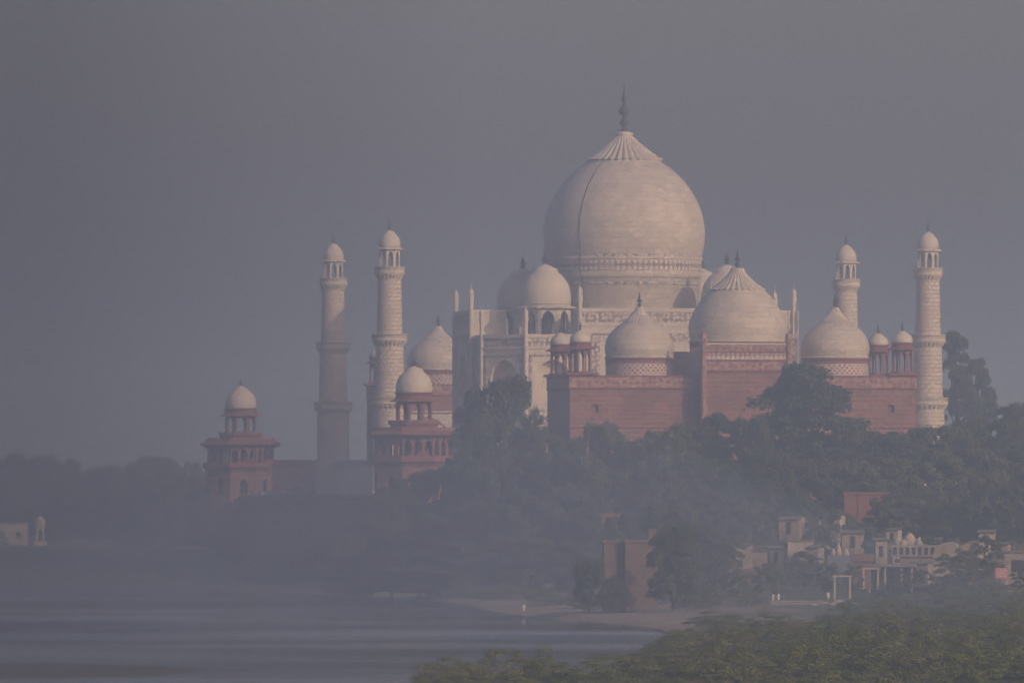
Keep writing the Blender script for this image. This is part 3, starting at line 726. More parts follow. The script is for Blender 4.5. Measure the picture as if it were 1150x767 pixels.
# clump between the river wall and the brick tower
G4 = 'trees of the bank wood right of the near river tower'
for px, yt, w, Y in ((385, 600, 60, 1640), (415, 572, 64, 1660), (440, 545, 70, 1680), (470, 524, 70, 1690), (505, 512, 70, 1690), (540, 492, 70, 1680), (585, 486, 70, 1685), (625, 500, 60, 1680), (635, 478, 48, 1700)):
    tree(px, yt, w * 1.15, Y, rng_t.choice(['broad', 'broad', 'loose']), 'leaf_dark', 'hazy blue green tree on the upper bank right of the river wall', G4)
G5 = 'trees at the foot of the bank wood'
for px, yt, w, Y in ((440, 590, 70, 1610), (490, 566, 74, 1600), (540, 560, 76, 1590), (590, 548, 80, 1580), (640, 570, 70, 1560), (670, 562, 60, 1555), (520, 605, 60, 1570), (590, 596, 64, 1540), (640, 606, 54, 1520), (470, 612, 60, 1590), (400, 618, 50, 1620)):
    tree(px, yt, w * 1.15, Y, 'broad', 'leaf_dark', 'low hazy tree at the foot of the bank wood near the water', G5)
G6 = 'trees around the brick river tower'
for px, yt, w, Y in ((664, 622, 36, 1325), (757, 588, 58, 1325), (690, 648, 30, 1325), (752, 580, 60, 1420), (790, 585, 60, 1450), (775, 620, 44, 1400), (745, 560, 54, 1480), (700, 570, 40, 1500)):
    tree(px, yt, w * 1.1, Y, 'broad', 'leaf_dark', 'dark leafy tree beside the old brick river tower', G6)
# far left bank
G7 = 'trees along the far left bank'
for i in range(26):
    px = -20 + i * 11 + rng_t.uniform(-5, 5); row = i % 3
    yt = 505 + 16 * (1 - abs(math.sin(px * .021 + .9))) + row * 13 + max(0, px - 150) * .07 + rng_t.uniform(-5, 5)
    tree(px, yt, rng_t.uniform(38, 62), 2700 - row * 45 + rng_t.uniform(-15, 15), rng_t.choice(['broad', 'broad', 'loose']), 'leaf_dark', 'dim tree in the dark line along the far left bank', G7)
G8 = 'low trees at the foot of the river wall'
for px, yt, w, Y in ((228, 545, 56, 2250), (205, 560, 56, 2300), (238, 580, 54, 2120), (256, 596, 50, 1990), (285, 616, 44, 1930), (312, 618, 46, 1900), (342, 614, 46, 1860), (368, 602, 54, 1800), (392, 590, 50, 1760), (180, 575, 60, 2330), (150, 588, 56, 2350), (270, 612, 44, 1900), (325, 616, 44, 1850), (355, 612, 48, 1790)):
    tree(px, yt, w, Y, 'broad', rng_t.choice(['leaf', 'leaf_dark']), 'low dark tree on the narrow bank under the red river wall', G8)
# trees in the village, in front of the houses
for px, yt, w, Y, lab in ((1072, 618, 50, 1400, 'loose brownish tree in front of the gabled house'), (905, 618, 44, 1420, 'low bushy tree right of the white hut'), (862, 632, 44, 1400, 'low bushy tree below the small huts above the sandy landing'),
                          (1110, 600, 40, 1440, 'leafy tree between the gabled house and the right edge house'), (1035, 640, 40, 1380, 'low bushy tree in front of the veranda building'), (1000, 655, 34, 1370, 'small bush right of the far white frame'),
                          (830, 640, 40, 1390, 'low bushy tree above the bare sandy bank'), (915, 572, 36, 1500, 'thin tree before the left half of the pale ruined house'), (938, 570, 40, 1500, 'thin tree before the right half of the pale ruined house'),
                          (985, 600, 40, 1480, 'loose tree behind the terracotta gatehouse'), (1045, 600, 36, 1465, 'thin tree between the domed temple and the gabled house'), (880, 612, 36, 1470, 'loose tree left of the white hut'),
                          (820, 600, 40, 1440, 'loose tree just left of the small pale hut'), (958, 630, 26, 1405, 'small bush between shrine and terracotta gatehouse'), (1092, 640, 34, 1375, 'low dry bush right of the gabled house door'), (1118, 655, 26, 1375, 'low bush left of the pink signboard'), (800, 655, 34, 1340, 'low bush on the bare bank right of the brick tower'), (996, 552, 46, 1560, 'loose tree hiding the right end of the red garden wall'), (952, 575, 26, 1560, 'thin tree before the left end of the red garden wall'), (1150, 640, 36, 1385, 'low bush before the corner house at the right edge'), (1020, 612, 30, 1470, 'thin tree before the white domed temple'), (1085, 612, 44, 1425, 'leafy tree over the right gable of the beige house'), (893, 600, 40, 1475, 'leafy tree behind the white hut'), (850, 606, 40, 1480, 'leafy tree behind the tan hut'), (930, 628, 30, 1410, 'low bush left of the blue grey shrine'), (1008, 640, 26, 1400, 'low bush before the middle of the veranda building'), (1060, 655, 40, 1370, 'low dry bush left of the gabled house door')):
    tree(px, yt, w, Y, 'loose', 'leaf', lab)

# distant wood that closes the view
rng = np.random.default_rng(3); cen = []; 
for k in range(700):
    X = rng.uniform(-420, 520); Y = rng.uniform(2900, 3800); r = rng.uniform(5, 9); h = rng.uniform(9, 20) if X < 0 else rng.uniform(12, 26)
    d = rng.normal(size=(70, 3)); d /= np.linalg.norm(d, axis=1, keepdims=True); d[:, 2] = abs(d[:, 2])
    cen.append(np.array([X, Y, -10.5]) + d * np.array([r, r, h]))
cen = np.concatenate(cen)
me = leaf_mesh('distant_wood', cen, rng.normal(size=cen.shape) + np.array([0, -.5, .5]), rng.uniform(1.5, 3, len(cen)), rng.uniform(1.5, 3, len(cen)), material=M['leaf_dark'])
o = bpy.data.objects.new('distant_wood', me); C.objects.link(o); tag(o, 'faint far wood fading into the haze on the horizon', 'wood', kind='stuff')

# ------------------------------------------------------------------ feathery scrub in front
def scrub_proto(seed):
    """wide feathery thorn bush: flat, layered plumes of fine leaves on arching stems"""
    rng = np.random.default_rng(seed); cen, nor, sz = [], [], []; mb = MB(); paths = []
    for k in range(46):
        th = rng.uniform(0, 2 * np.pi); f = rng.uniform(0, 1) ** .5
        zz = rng.uniform(.25, .95) * (1 - .55 * f ** 2) + .04; c = np.array([.46 * f * math.cos(th), .46 * f * math.sin(th), zz])
        R = rng.uniform(.09, .17); n = 230
        d = rng.normal(size=(n, 3)); d /= np.linalg.norm(d, axis=1, keepdims=True); rad = rng.uniform(.2, 1.1, (n, 1)) ** .6
        p = c + d * rad * np.array([R, R, R * .62]); p[:, 2] -= .35 * R * (rad[:, 0] ** 2) * (np.abs(d[:, 2]) < .5)
        cen.append(p); nor.append(d * .8 + rng.normal(size=(n, 3)) * .35 + np.array([0, 0, .55])); sz.append(rng.uniform(.010, .022, n))
        if k % 6 == 0: paths.append(([(c[0] * .15, c[1] * .15, -.05), (c[0] * .5, c[1] * .5, c[2] * .6), tuple(c + np.array([0, 0, R * .5]))], .010, .003))
    cen = np.concatenate(cen); nor = np.concatenate(nor); sz = np.concatenate(sz); cen[:, 2] = np.maximum(cen[:, 2], .02)
    me = leaf_mesh('leaves', cen, nor, sz, sz * 1.5, seed=seed, material=M['leaf_scrub'])
    skin_branches(mb, paths); tr = mb.build('stems', M['bark']); d = tr.data; bpy.data.objects.remove(tr); return d, me
SCRUB = [scrub_proto(s) for s in (1, 2, 3, 4, 5)]
rs = random.Random(21)
def scrub(X, Y, w, h, label, group):
    t = thing('thorn_bush', label, 'bush', (X, Y, gz(X, Y) - .1), rs.uniform(0, 6.28), group)
    d, me = rs.choice(SCRUB)
    for nm, q in (('stems', d), ('leaves', me)):
        o = bpy.data.objects.new(nm, q); C.objects.link(o); o.parent = t
    t.scale = (w, w, h); return t
def scrub_top(px): return float(np.interp(px, [700, 735, 760, 800, 850, 900, 1000, 1100, 1150], [735, 718, 707, 692, 683, 687, 684, 677, 670]))
for Y, x0 in ((700, 735), (740, 735), (780, 740), (825, 740), (870, 745), (915, 750), (960, 755), (1005, 760), (1055, 765), (1110, 775), (1170, 800)):
    px = x0 + rs.uniform(0, 20)
    while px < 1185:
        w = rs.uniform(4.5, 9.5); y_ = Y + rs.uniform(-18, 18); X = (px - CX) / F * y_
        lim = -(scrub_top(px) + rs.uniform(-12, 20) - HY) / F * y_ - gz(X, y_); h = min(3.9 * rs.uniform(.65, 1.25), lim)
        if h > .9: scrub(X, y_, w, h, 'feathery green thorn bush in the scrub filling the lower right', 'thorn bushes of the lower right scrub')
        px += w / Y * F * rs.uniform(.5, .75)
for Y in (1190, 1250, 1310, 1360):
    px = 968 + rs.uniform(0, 25)
    while px < 1185:
        w = rs.uniform(4, 8); y_ = Y + rs.uniform(-20, 20); X = (px - CX) / F * y_
        scrub(X, y_, w, rs.uniform(1.2, 2.6), 'grey green thorn bush in the belt between foreground scrub and village houses', 'thorn bushes in front of the village houses')
        px += w / Y * F * rs.uniform(.6, 1.1)
for px, py, Y, w, h in ((395, 0, 1720, 7, 2.6), (425, 0, 1690, 6, 2.4), (455, 0, 1680, 7, 3), (490, 0, 1640, 6, 2.6), (520, 0, 1560, 6, 2.6), (548, 0, 1500, 6, 2.2), (575, 0, 1490, 7, 3), (612, 0, 1430, 6, 2.6), (650, 0, 1400, 6, 2.4), (660, 0, 1350, 4, 1.5), (300, 0, 1800, 8, 2.6), (335, 0, 1800, 7, 2.4), (365, 0, 1780, 8, 3), (270, 0, 1880, 8, 2.4), (775, 0, 1330, 5, 2.0), (790, 0, 1360, 6, 2.4), (845, 0, 1375, 5, 1.8)):
    scrub((px - CX) / F * Y, Y, w, h, 'small dim thorn bush scattered on the sloping bank of the far shore', 'thorn bushes scattered on the far shore')
for Y, x0, x1, hh in ((690, 505, 760, 3.4), (725, 500, 750, 3.7), (760, 515, 745, 3.7)):
    px = x0
    while px < x1:
        w = rs.uniform(4.5, 7.0); y_ = Y + rs.uniform(-12, 12)
        scrub((px - CX) / F * y_, y_, w, hh * rs.uniform(.75, 1.15), 'feathery olive thorn bush on the spit by the water at bottom centre', 'thorn bushes of the bottom centre spit')
        px += w / Y * F * rs.uniform(.5, .75)

# ------------------------------------------------------------------ village and bank buildings
def bld(name, label, cat, px, py, Y, rz=-.12):
    """Empty at the pixel's point on distance Y; returns it with its px->metre factor"""
    p = P(px, py, Y); return thing(name, label, cat, p, rz), Y / F

t, k = bld('brick_tower', 'old square brick river tower at the water among trees', 'tower', 722, 684, 1335, .05)
mb = MB(); mb.prism([(-2.2, 0), (1.9, 0), (1.9, 5), (-2.2, 5)], -1.5, 8.3)
mb.prism([(-4.8, 1.2), (-2.2, 1.2), (-2.2, 6), (-4.8, 6)], -1.5, 8.2); mb.build('shaft', M['brick'], t)
mb = MB(); mb.prism([(-4.95, 1.0), (-2.35, 1.0), (-2.35, -.18), (2.08, -.18), (2.08, 5.2), (-4.95, 6.2)], 8.32, 8.7, bottom=True); mb.build('coping', M['brick'], t)
for x0, x1, h in ((.75, 1.75, 1.2),):
    mb = MB(); mb.box(x0, x1, .8, 2.0, 8.7, 8.7 + h); mb.box(x0 - .12, x1 + .12, .68, 2.12, 8.7 + h, 8.85 + h, bottom=True); mb.build('chimney', M['brick'], t)
t, k = bld('red_pavilion', 'small red flat roofed pavilion among trees above the brick tower', 'pavilion', 686, 590, 1500)
mb = MB(); arched_wall(mb, (-1.9, 0), (1.9, 0), 0, 1.9, [(1.0, .5, .1, 1.1, 1.5), (2.8, .5, .1, 1.1, 1.5)], .4, mback=1); mb.box(-1.9, 1.9, .02, 3, 1.85, 1.9); mb.box(-1.9, 1.9, .5, 3, 0, 1.85); mb.build('body', [M['terracotta'], M['dark']], t)
mb = MB(); mb.box(-2.3, 2.3, -.4, 3.2, 1.9, 2.9, bottom=True); mb.build('roof', M['terracotta'], t)
t.scale = (.6, .6, .6)
t, k = bld('red_garden_wall', 'length of red sandstone wall showing through the wood', 'wall', 975, 572, 1590)
mb = MB(); mb.box(-3.6, 3.4, 0, .8, -2, 2.2); mb.box(-3.7, 3.5, -.1, .9, 2.2, 2.6, bottom=True); mb.build('face', M['red_plain'], t)
t, k = bld('pale_house', 'pale ruined house showing through thin branches above the huts', 'house', 920, 604, 1520)
mb = MB(); arched_wall(mb, (-3.6, 0), (1.4, 0), -1.5, 1.8, [(1.2, .45, .2, 1.0, 1.2), (3.4, .45, .2, 1.0, 1.2)], .4, mback=1, n=4); mb.box(-3.6, 1.4, .02, 5, -1.5, 1.75); mb.box(-3.2, -1.6, 1, 4, 1.75, 3.0)
mb.box(-.4, .7, 1.5, 4, 1.75, 2.6); mb.box(1.4, 3.8, .6, 4, -1.5, .6); mb.build('walls', [M['white'], M['dark']], t)
mb = MB(); mb.box(-3.8, 1.6, -.4, 5, -.3, -.12, bottom=True); mb.build('ledge', M['terracotta'], t)
mb = MB(); mb.face([(1.2, .4, .65), (4.1, .4, .75), (4.1, 4, 1.3), (1.2, 4, 1.2)]); mb.face([(1.2, .4, .55), (1.2, 4, 1.1), (4.1, 4, 1.2), (4.1, .4, .65)]); mb.build('lean_to_roof', M['terracotta'], t)
t, k = bld('white_hut', 'low whitewashed hut with flat roof in the bushes', 'hut', 898, 620, 1450)
mb = MB(); mb.box(-1.6, 1.6, 0, 2.6, -1.2, 1.5); mb.build('walls', M['white'], t); mb = MB(); mb.box(-1.8, 1.8, -.2, 2.8, 1.5, 1.68, bottom=True); mb.build('roof', M['slab'], t)
t, k = bld('small_hut', 'small pale hut with a dark red base, left of the tan hut', 'hut', 834, 640, 1450)
mb = MB(); mb.box(-1.2, 1.2, 0, 2.4, .2, 3.4); mb.build('walls', M['cream'], t); mb = MB(); mb.box(-1.9, 1.9, -.4, 2.6, -2, .2); mb.build('base', M['terracotta'], t)
mb = MB(); mb.box(-1.0, -.4, -.03, 0, .9, 2.3); mb.build('door', M['white'], t); mb = MB(); mb.box(-1.4, 1.4, -.3, 2.6, 3.4, 3.55, bottom=True); mb.build('roof', M['slab'], t)
t, k = bld('tan_hut', 'small tan hut with a sloping roof between white hut and pale hut', 'hut', 852, 626, 1450)
mb = MB(); mb.box(-1.0, 1.0, 0, 2.0, -1.5, .9); mb.build('walls', M['tan'], t); mb = MB(); mb.prism([(-1.3, -.3), (1.3, -.3), (1.3, 2.2), (-1.3, 2.2)], .92, 1.05, bottom=True)
mb.face([(-1.3, -.35, 1.0), (1.3, -.35, 1.5), (1.3, 2.2, 1.9), (-1.3, 2.2, 1.4)]); mb.build('roof', M['slab'], t)
t, k = bld('shrine', 'blue grey shrine with white spires on its roof', 'shrine', 943, 640, 1440)
mb = MB(); mb.box(-1.6, 1.6, 0, 3, -1.5, 2.0); mb.build('walls', M['bluegrey'], t); mb = MB(); mb.box(1.6, 2.2, -.1, 2, -1.5, 2.05); mb.build('pillar', M['grey'], t)
for x, h in ((-.9, 1.0), (-.2, 1.9), (.8, 1.1)):
    mb = MB(); mb.lathe(spline([(.38, 0), (.42, .12 * h), (.34, .45 * h), (.14, .8 * h), (.02, h)], 3), 12); mb.build('spire', M['white'], t, (x, .6, 2.0))
t, k = bld('terracotta_gatehouse', 'terracotta gatehouse with an arched doorway beside the veranda building', 'gatehouse', 967, 652, 1430)
mb = MB(); arched_wall(mb, (-1.2, 0), (1.2, 0), -1, 2.6, [(1.2, .65, -.5, 1.4, 1.9)], .6, mback=1); mb.box(-1.2, 1.2, .02, 3, -1, 2.6); mb.build('walls', [M['terracotta'], M['dark']], t); mb = MB(); mb.box(-1.45, 1.45, -.25, 3.2, 2.62, 3.6, bottom=True); mb.build('roof', M['terracotta'], t)
t, k = bld('veranda_building', 'long flat roofed building with a dark open veranda on posts', 'building', 1004, 655, 1430)
mb = MB(); mb.box(-3.4, 2.6, 1.6, 5, -1.2, 2.2); mb.build('rear_wall', M['dark'], t); mb = MB(); mb.box(-3.8, 2.8, -.3, 5.2, 2.2, 2.6, bottom=True); mb.build('roof', M['slab'], t)
for x in (-3.3, -1.2, 1.0, 2.4): mb = MB(); mb.box(x - .14, x + .14, 0, .28, -1.2, 2.2); mb.build('post', M['cream'], t)
t, k = bld('balustraded_house', 'tan house with a dark balustrade along its upper floor', 'house', 1024, 655, 1450)
mb = MB(); mb.box(-1.6, 3.2, 0, 5, -1.5, 3.6); mb.build('walls', M['tan'], t); mb = MB(); mb.box(-2.8, 3.4, .8, 5, 3.62, 5.2); mb.build('upper_floor', M['cream'], t)
for i in range(7): mb = MB(); mb.box(-2.6 + i * .85, -2.1 + i * .85, .77, .8, 3.9, 4.9); mb.build('window', M['dark'], t)
mb = MB(); mb.box(-3.0, 3.6, -.3, 5.2, 3.6, 3.75, bottom=True); mb.build('ledge', M['slab'], t)
t, k = bld('white_domed_temple', 'white temple with clustered small domes behind bare branches', 'temple', 1020, 624, 1490)
mb = MB(); mb.box(-2.2, 2.2, 0, 4, -2, 1.4); mb.build('walls', M['white'], t)
for x, y, r, h in ((-1.5, .6, .75, 1.3), (.1, .9, 1.0, 1.8), (1.5, .6, .75, 1.2), (-.7, 0.2, .6, .9)): mb = small_dome_mesh(r, h, 0, 16); mb.build('dome', M['white'], t, (x, y + .4, 1.38))
t, k = bld('gabled_house', 'beige house with curved gables behind a loose brown tree', 'house', 1070, 650, 1440)
mb = MB(); arched_wall(mb, (-2.6, 0), (3.0, 0), -1, 3.6, [(1.2, .5, .6, 1.8, 2.1), (3.2, .5, .6, 1.8, 2.1), (4.6, .4, .6, 1.8, 2.1)], .4, mback=1, n=4); mb.box(-2.6, 3.0, .02, 5, -1, 3.58); mb.build('walls', [M['cream'], M['dark']], t)
for x, r in ((-.6, 1.5), (1.9, 1.25)):
    mb = MB(); cv = [(x + r * math.cos(a), 3.6 + r * .95 * math.sin(a)) for a in np.linspace(0, math.pi, 13)]
    mb.face([(q[0], -.02, q[1]) for q in cv]); mb.face([(q[0], 4.8, q[1]) for q in cv[::-1]])
    for a, b in zip(cv, cv[1:]): mb.face([(a[0], -.02, a[1]), (b[0], -.02, b[1]), (b[0], 4.8, b[1]), (a[0], 4.8, a[1])])
    mb.build('gable', M['cream'], t)
mb = MB(); mb.box(-5.2, -2.6, .4, 5, -1, 2.2); mb.build('annex', M['grey'], t)
t, k = bld('corner_house', 'cream house with dark windows cut by the right edge', 'house', 1141, 668, 1400)
mb = MB(); mb.box(-1.5, 4, 0, 5, -1, 5.6); mb.build('walls', M['cream'], t); mb = MB(); mb.box(-1.7, 4.2, -.3, 5.2, 5.6, 5.8, bottom=True); mb.build('roof', M['slab'], t)
for x0, x1, z0, z1 in ((-.6, 1.6, 3.0, 4.6), (2.0, 3.6, 3.0, 4.6)): mb = MB(); mb.box(x0, x1, -.03, 0, z0, z1); mb.build('window', M['dark'], t)
mb = MB(); mb.box(-1.9, -1.6, -.2, .1, -1, 3.0); mb.build('post', M['grey'], t)
t, k = bld('pink_signboard', 'faded pink signboard with pale lines fixed at the corner house', 'sign', 1125, 646, 1396)
mb = MB(); mb.box(-.85, .75, 0, .06, -.4, 1.0, bottom=True); mb.build('board', M['pink'], t)
for z0 in (-.15, .2, .55): mb = MB(); mb.box(-.7, .6, -.01, 0, z0, z0 + .12); mb.build('lettering_band', M['wcloth'], t)
mb = MB(); mb.box(-.6, -.5, .06, .14, -2.6, .9); mb.build('post', M['grey'], t)
t, k = bld('orange_stall', 'small orange red stall under the pink signboard', 'stall', 1128, 664, 1394)
mb = MB(); mb.box(-.5, .6, 0, 1, -.6, .9); mb.build('body', M['terracotta'], t); mb = MB(); mb.box(-.7, .8, -.3, 1.1, .9, 1.0, bottom=True); mb.build('awning', M['pink'], t)
for px, py, Y, w, h, lab in ((946, 669, 1400, 2.0, 2.5, 'cream frame gateway of two posts and a beam on the bank'), (978, 656, 1420, 1.9, 2.0, 'smaller cream frame gateway beside the terracotta gatehouse')):
    t = thing('frame_gateway', lab, 'gateway', P(px, py, Y), -.05)
    for s in (-1, 1): mb = MB(); mb.box(s * w / 2 - .13, s * w / 2 + .13, 0, .26, -.6, h); mb.build('post', M['white'], t)
    mb = MB(); mb.box(-w / 2 - .35, w / 2 + .35, -.03, .29, h, h + .2, bottom=True); mb.build('beam', M['white'], t)
for px, py, Y, h, lab in ((963, 600, 1500, 6.2, 'thin dark utility pole against the red garden wall'), (965, 672, 1390, 2.6, 'short dark post on the bank right of the cream frame')):
    t = thing('pole', lab, 'pole', P(px, py, Y)); mb = MB(); mb.lathe([(.11, -1), (.08, h), (0, h)], 8); mb.build('shaft', M['cable'], t)
    if h > 4: mb = MB(); mb.box(-.6, .6, -.05, .05, h - .6, h - .5, bottom=True); mb.build('crossarm', M['cable'], t)
t = thing('landing_wall', 'low stone landing wall with a pale top on the sandy bank', 'wall', P(895, 680, 1370), -.05)
mb = MB(); mb.box(-3.4, 3.0, 0, 1.0, -1, .5); mb.build('wall', M['slab'], t); mb = MB(); mb.box(-3.5, 3.1, -.1, 1.1, .5, .62, bottom=True); mb.build('coping', M['cream'], t)
rr = random.Random(8)
for i in range(14):
    mb = MB(); s = rr.uniform(.25, .6); mb.lathe([(0.02, -.2), (s, 0), (s * 1.1, .25 * s), (s * .6, .7 * s), (.02, .8 * s)], 7, smooth=False)
    px = rr.uniform(905, 965); Y = rr.uniform(1355, 1385); X = (px - CX) / F * Y
    o = mb.build('boulder', M['cream'], None, (X, Y, gz(X, Y))); tag(o, 'pale rubble stone on the bank below the cream frame gateway', 'stone', 'rubble stones on the sandy landing')
def shack(w, h, wall):
    t = thing('shack', '', 'shack', (0, 0, 0), -.1)
    mb = MB(); mb.box(-w, w, 0, 2.2, -1.5, h); mb.build('walls', wall, t)
    mb = MB(); mb.face([(-w - .2, -.3, h + .02), (w + .2, -.3, h + .1), (w + .2, 2.4, h + .5), (-w - .2, 2.4, h + .42)]); mb.face([(-w - .2, 2.4, h + .34), (w + .2, 2.4, h + .42), (w + .2, -.3, h + .02), (-w - .2, -.3, h - .06)]); mb.build('roof', M['slab'], t)
    mb = MB(); mb.box(-.4, .25, -.03, 0, -.4, 1.2); mb.build('door', M['dark'], t); return t
SH = [shack(1.1, 1.7, M['white']), shack(1.4, 1.5, M['tan']), shack(.9, 2.0, M['cream'])]; first = [True] * 3
for i, (px, py, Y) in enumerate(((872, 628, 1455), (886, 596, 1510), (912, 632, 1445), (935, 592, 1515), (958, 612, 1490), (990, 622, 1475), (1002, 606, 1500), (1046, 618, 1480), (1092, 628, 1450), (1108, 612, 1470), (1122, 622, 1450), (1036, 648, 1410))):
    k = i % 3; o = SH[k] if first[k] else copy_tree(SH[k]); first[k] = False
    o.location = P(px, py, Y); o.rotation_euler = (0, 0, rr.uniform(-.5, .3)); q = rr.uniform(.75, 1.1); o.scale = (q, q, q)
    tag(o, 'tiny pale shack half hidden among the village trees', 'shack', 'small shacks among the village trees')
# far left bank
t, k = bld('white_house', 'white flat roofed house on the far left bank', 'house', 8, 608, 2560, -.1)
mb = MB(); mb.box(-6, 4.2, 0, 6, -1.5, 4.4); mb.build('walls', M['white'], t); mb = MB(); mb.box(-6.2, 4.4, -.3, 6.2, 4.4, 4.6, bottom=True); mb.build('roof', M['slab'], t)
for x in (-1.6, 2.2): mb = MB(); mb.box(x, x + 1.0, -.04, 0, .9, 2.3); mb.build('window', M['dark'], t)
t, k = bld('white_kiosk', 'slim white domed kiosk beside the white house on the far bank', 'kiosk', 45, 611, 2550, .1)
mb = MB(); mb.box(-1.6, 1.6, -1.6, 1.6, -2, .6); mb.build('base', M['white'], t)
pavilion(t, (0, 0, .6), 1.35, 3.6, .4, .2, 2.0, .9, M['white'], M['white'], base=.1, sides=4, depth=.3, colw=.2, name='canopy')

# ------------------------------------------------------------------ people and birds
def person(cloth):
    v = [(0, 0, .92), (0, 0, 1.15), (0, 0, 1.38), (0, 0, 1.52), (0, -.01, 1.66), (.10, 0, .86), (.12, -.03, .48), (.12, 0, .06), (.12, -.12, .03), (-.10, 0, .86), (-.13, .05, .48), (-.13, .10, .06), (-.13, -.02, .03),
         (.19, 0, 1.36), (.25, .02, 1.10), (.24, -.06, .86), (-.19, 0, 1.36), (-.25, .02, 1.10), (-.23, -.10, .88)]
    e = [(0, 1), (1, 2), (2, 3), (3, 4), (0, 5), (5, 6), (6, 7), (7, 8), (0, 9), (9, 10), (10, 11), (11, 12), (2, 13), (13, 14), (14, 15), (2, 16), (16, 17), (17, 18)]
    r = [.14, .13, .14, .055, .10, .09, .065, .05, .04, .09, .065, .05, .04, .065, .045, .035, .065, .045, .035]
    me = bpy.data.meshes.new('body'); me.from_pydata(v, e, [])
    o = bpy.data.objects.new('person', me); C.objects.link(o)
    md = o.modifiers.new('skin', 'SKIN'); sv = me.skin_vertices[0] if me.skin_vertices else None
    if sv is None:
        import bmesh
        bm = bmesh.new(); bm.from_mesh(me); bm.verts.layers.skin.verify(); bm.to_mesh(me); bm.free(); sv = me.skin_vertices[0]
    for i, rr_ in enumerate(r): sv.data[i].radius = (rr_, rr_)
    sv.data[0].use_root = True
    o.modifiers.new('subd', 'SUBSURF').levels = 1; o.modifiers['subd'].render_levels = 1; me.materials.append(M['skin'])
    mb = MB(); mb.lathe([(.21, .62), (.19, .85), (.17, 1.0), (.19, 1.3), (.13, 1.46), (.08, 1.5)], 14); sh = mb.build('robe', cloth, o)
    for s in (-1, 1):
        mb = MB(); mb.lathe([(.07, 0), (.085, .3), (.09, .34)], 10); a = mb.build('sleeve', cloth, o, (s * .24, .0, 1.06)); a.rotation_euler = (0, s * -.2, 0)
    mb = MB(); mb.lathe(spline([(.115, 1.64), (.125, 1.70), (.10, 1.77), (.02, 1.79)], 3), 12); mb.build('hair', M['hair'], o, (0, .015, 0))
    return o
pw = person(M['wcloth']); pb = person(M['bcloth'])
def put(src, first, X, Y, z, rz, label, group=None):
    o = src if first else copy_tree(src)
    o.location = (X, Y, z); o.rotation_euler = (0, 0, rz); o.scale = (.9, .9, .9); tag(o, label, 'person', group); return o
X, Y = wl(588, 691); put(pw, True, X, Y + 3, gz(X, Y + 3), .3, 'person in white standing alone at the water\'s edge')
fb = True
for i, (px, Y, c, lab) in enumerate(((868, 1372, pw, 'person in white, leftmost of the group on the sandy landing'), (874, 1374, pw, 'person in white in the middle of the landing group'), (879, 1371, pb, 'person in dark blue, rightmost of the group on the landing'), (930, 1378, pw, 'person in white standing alone below the cream frame gateway'))):
    X = (px - CX) / F * Y; put(c, c is pb and fb, X, Y, gz(X, Y), rr.uniform(-1, 1), lab)
    if c is pb: fb = False
for i in range(30):
    v = rr.uniform(60, 144) if i < 26 else rr.uniform(-100, 40); p = TW(rr.uniform(-54.2, -51), v, .5)
    put(rr.choice([pw, pb, pb]), False, p.x, p.y, .5, rr.uniform(-3, 3), 'tiny visitor standing along the river terrace below the plinth', 'visitors along the river terrace')
for i in range(4):
    p = TW(-47 + 1.5 * i + rr.uniform(0, 1), -46.5, 6.5); put(pb if i % 2 else pw, False, p.x, p.y, 6.45, rr.uniform(-3, 3), 'tiny visitor at the plinth edge beside the second minaret', 'visitors on the plinth corner')

def bird(px, py, Y, s, rz, label):
    t = thing('flying_bird', label, 'bird', P(px, py, Y), rz); v = []
    mb = MB(); body = [(.02, -.5), (.10, -.35), (.14, -.05), (.10, .25), (.03, .5)]
    for k in range(4):
        for i in range(6):
            q = []
            for kk, ii in ((k, i), (k, i + 1), (k + 1, i + 1), (k + 1, i)):
                a = 2 * math.pi * ii / 6; r, y = body[kk]; q.append((r * math.cos(a), y, r * math.sin(a)))
            mb.face(q, smooth=True)
    for sgn in (-1, 1):
        for dz in (0, .02):
            mb.face([(sgn * .08, -.2, .05 + dz), (sgn * .08, .15, .05 + dz), (sgn * .55, .12, .28 + dz), (sgn * .5, -.18, .28 + dz)]); mb.face([(sgn * .5, -.18, .28 + dz), (sgn * .55, .12, .28 + dz), (sgn * 1.1, .2, .18 + dz)])
    mb.build('body', M['bird'], t); t.scale = (s, s, s)
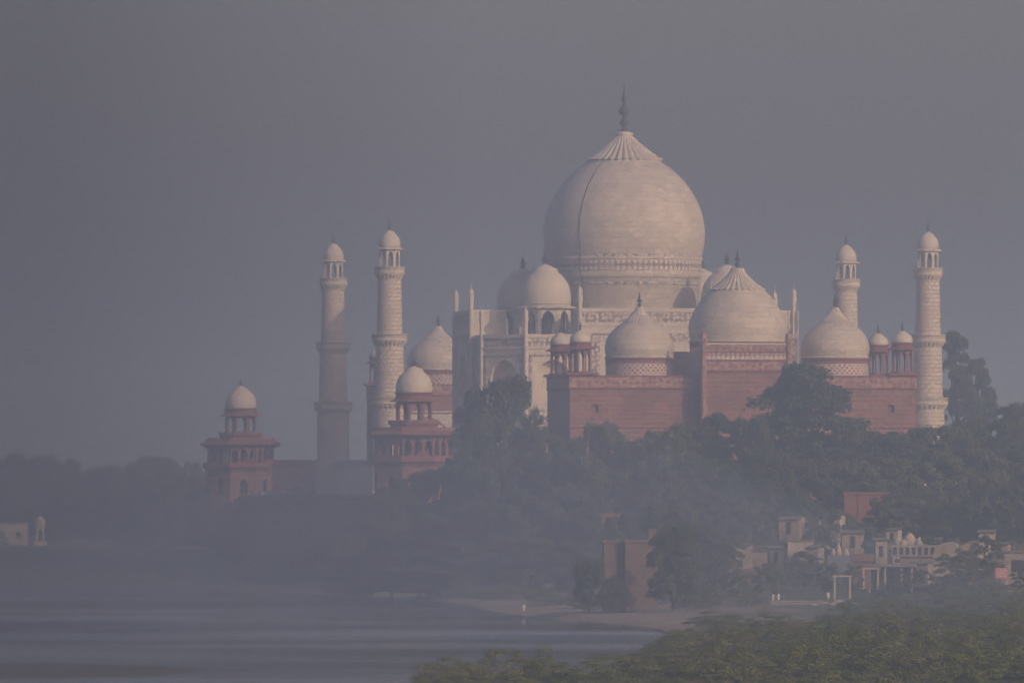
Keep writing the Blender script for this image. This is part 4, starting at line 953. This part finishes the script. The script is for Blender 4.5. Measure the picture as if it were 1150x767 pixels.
for a in ((640, 160, 1500, .35, .6, 'tiny bird in the sky left of the great dome'), (66, 351, 1300, .3, 1.2, 'tiny dark bird alone in the sky at far left'), (1003, 350, 1650, .35, .2, 'tiny dark bird above the mosque\'s right kiosks, left of two'), (1014, 353, 1650, .4, 1.0, 'tiny dark bird above the mosque\'s right kiosks, right of two'),
          (845, 357, 1650, .4, .4, 'tiny dark bird in front of the mosque\'s central dome'), (921, 222, 1700, .3, .8, 'tiny bird high in the sky between great dome and right minarets')): bird(*a)

# ------------------------------------------------------------------ haze
def volume(name, label, density, color, mesh_mb, ab=(.2, .2, .2)):
    m = bpy.data.materials.new(name); m.cycles.homogeneous_volume = True; m.cycles.volume_sampling = 'DISTANCE'
    m.use_nodes = True; nt = m.node_tree; nt.nodes.remove(nt.nodes['Principled BSDF'])
    v = nt.nodes.new('ShaderNodeVolumePrincipled'); v.inputs['Color'].default_value = (*color, 1); v.inputs['Density'].default_value = density; v.inputs['Anisotropy'].default_value = 0.4; v.inputs['Absorption Color'].default_value = (*ab, 1)
    nt.links.new(v.outputs[0], nt.nodes['Material Output'].inputs['Volume'])
    o = mesh_mb.build(name, m); tag(o, label, 'haze', kind='stuff'); return o, nt, v
mb = MB(); mb.box(-1650, 1650, -350, 7050, -18.0, 82.0, bottom=True)
volume('haze', 'pale smoky haze filling the air over river and tomb', HAZE_DENSITY, (.71, .845, 1.0), mb, (.4, .4, .4))

def wedge(base, top, z0, z1):
    mb = MB(); n = len(base)
    for i in range(n):
        j = (i + 1) % n; mb.face([(*base[i], z0), (*base[j], z0), (*top[j], z1), (*top[i], z1)])
    mb.face([(*q, z1) for q in top]); mb.face([(*q, z0) for q in reversed(base)]); return mb
# dark smoke added and shaped to dim the left of the view; it thins out to nothing towards the tomb
pl_ = [(-3, 850), (-22, 940), (-50, 1150), (-260, 1150), (-260, 520), (-50, 520), (-22, 760)]
volume('dimming_smoke', 'added dark smoke dimming the left side of the view', .0026, (.08, .085, .10), wedge(pl_, pl_, -17.5, 81.5))
# thin blue wood smoke lying over the bank and its trees
volume('wood_smoke', 'thin blue smoke lying low over the trees by the water', .0008, (.72, .84, 1.0), wedge([(-90, 1200), (75, 1130), (75, 1660), (-90, 1660)], [(-6, 1370), (6, 1340), (6, 1440), (-6, 1440)], -17.2, 14.0))
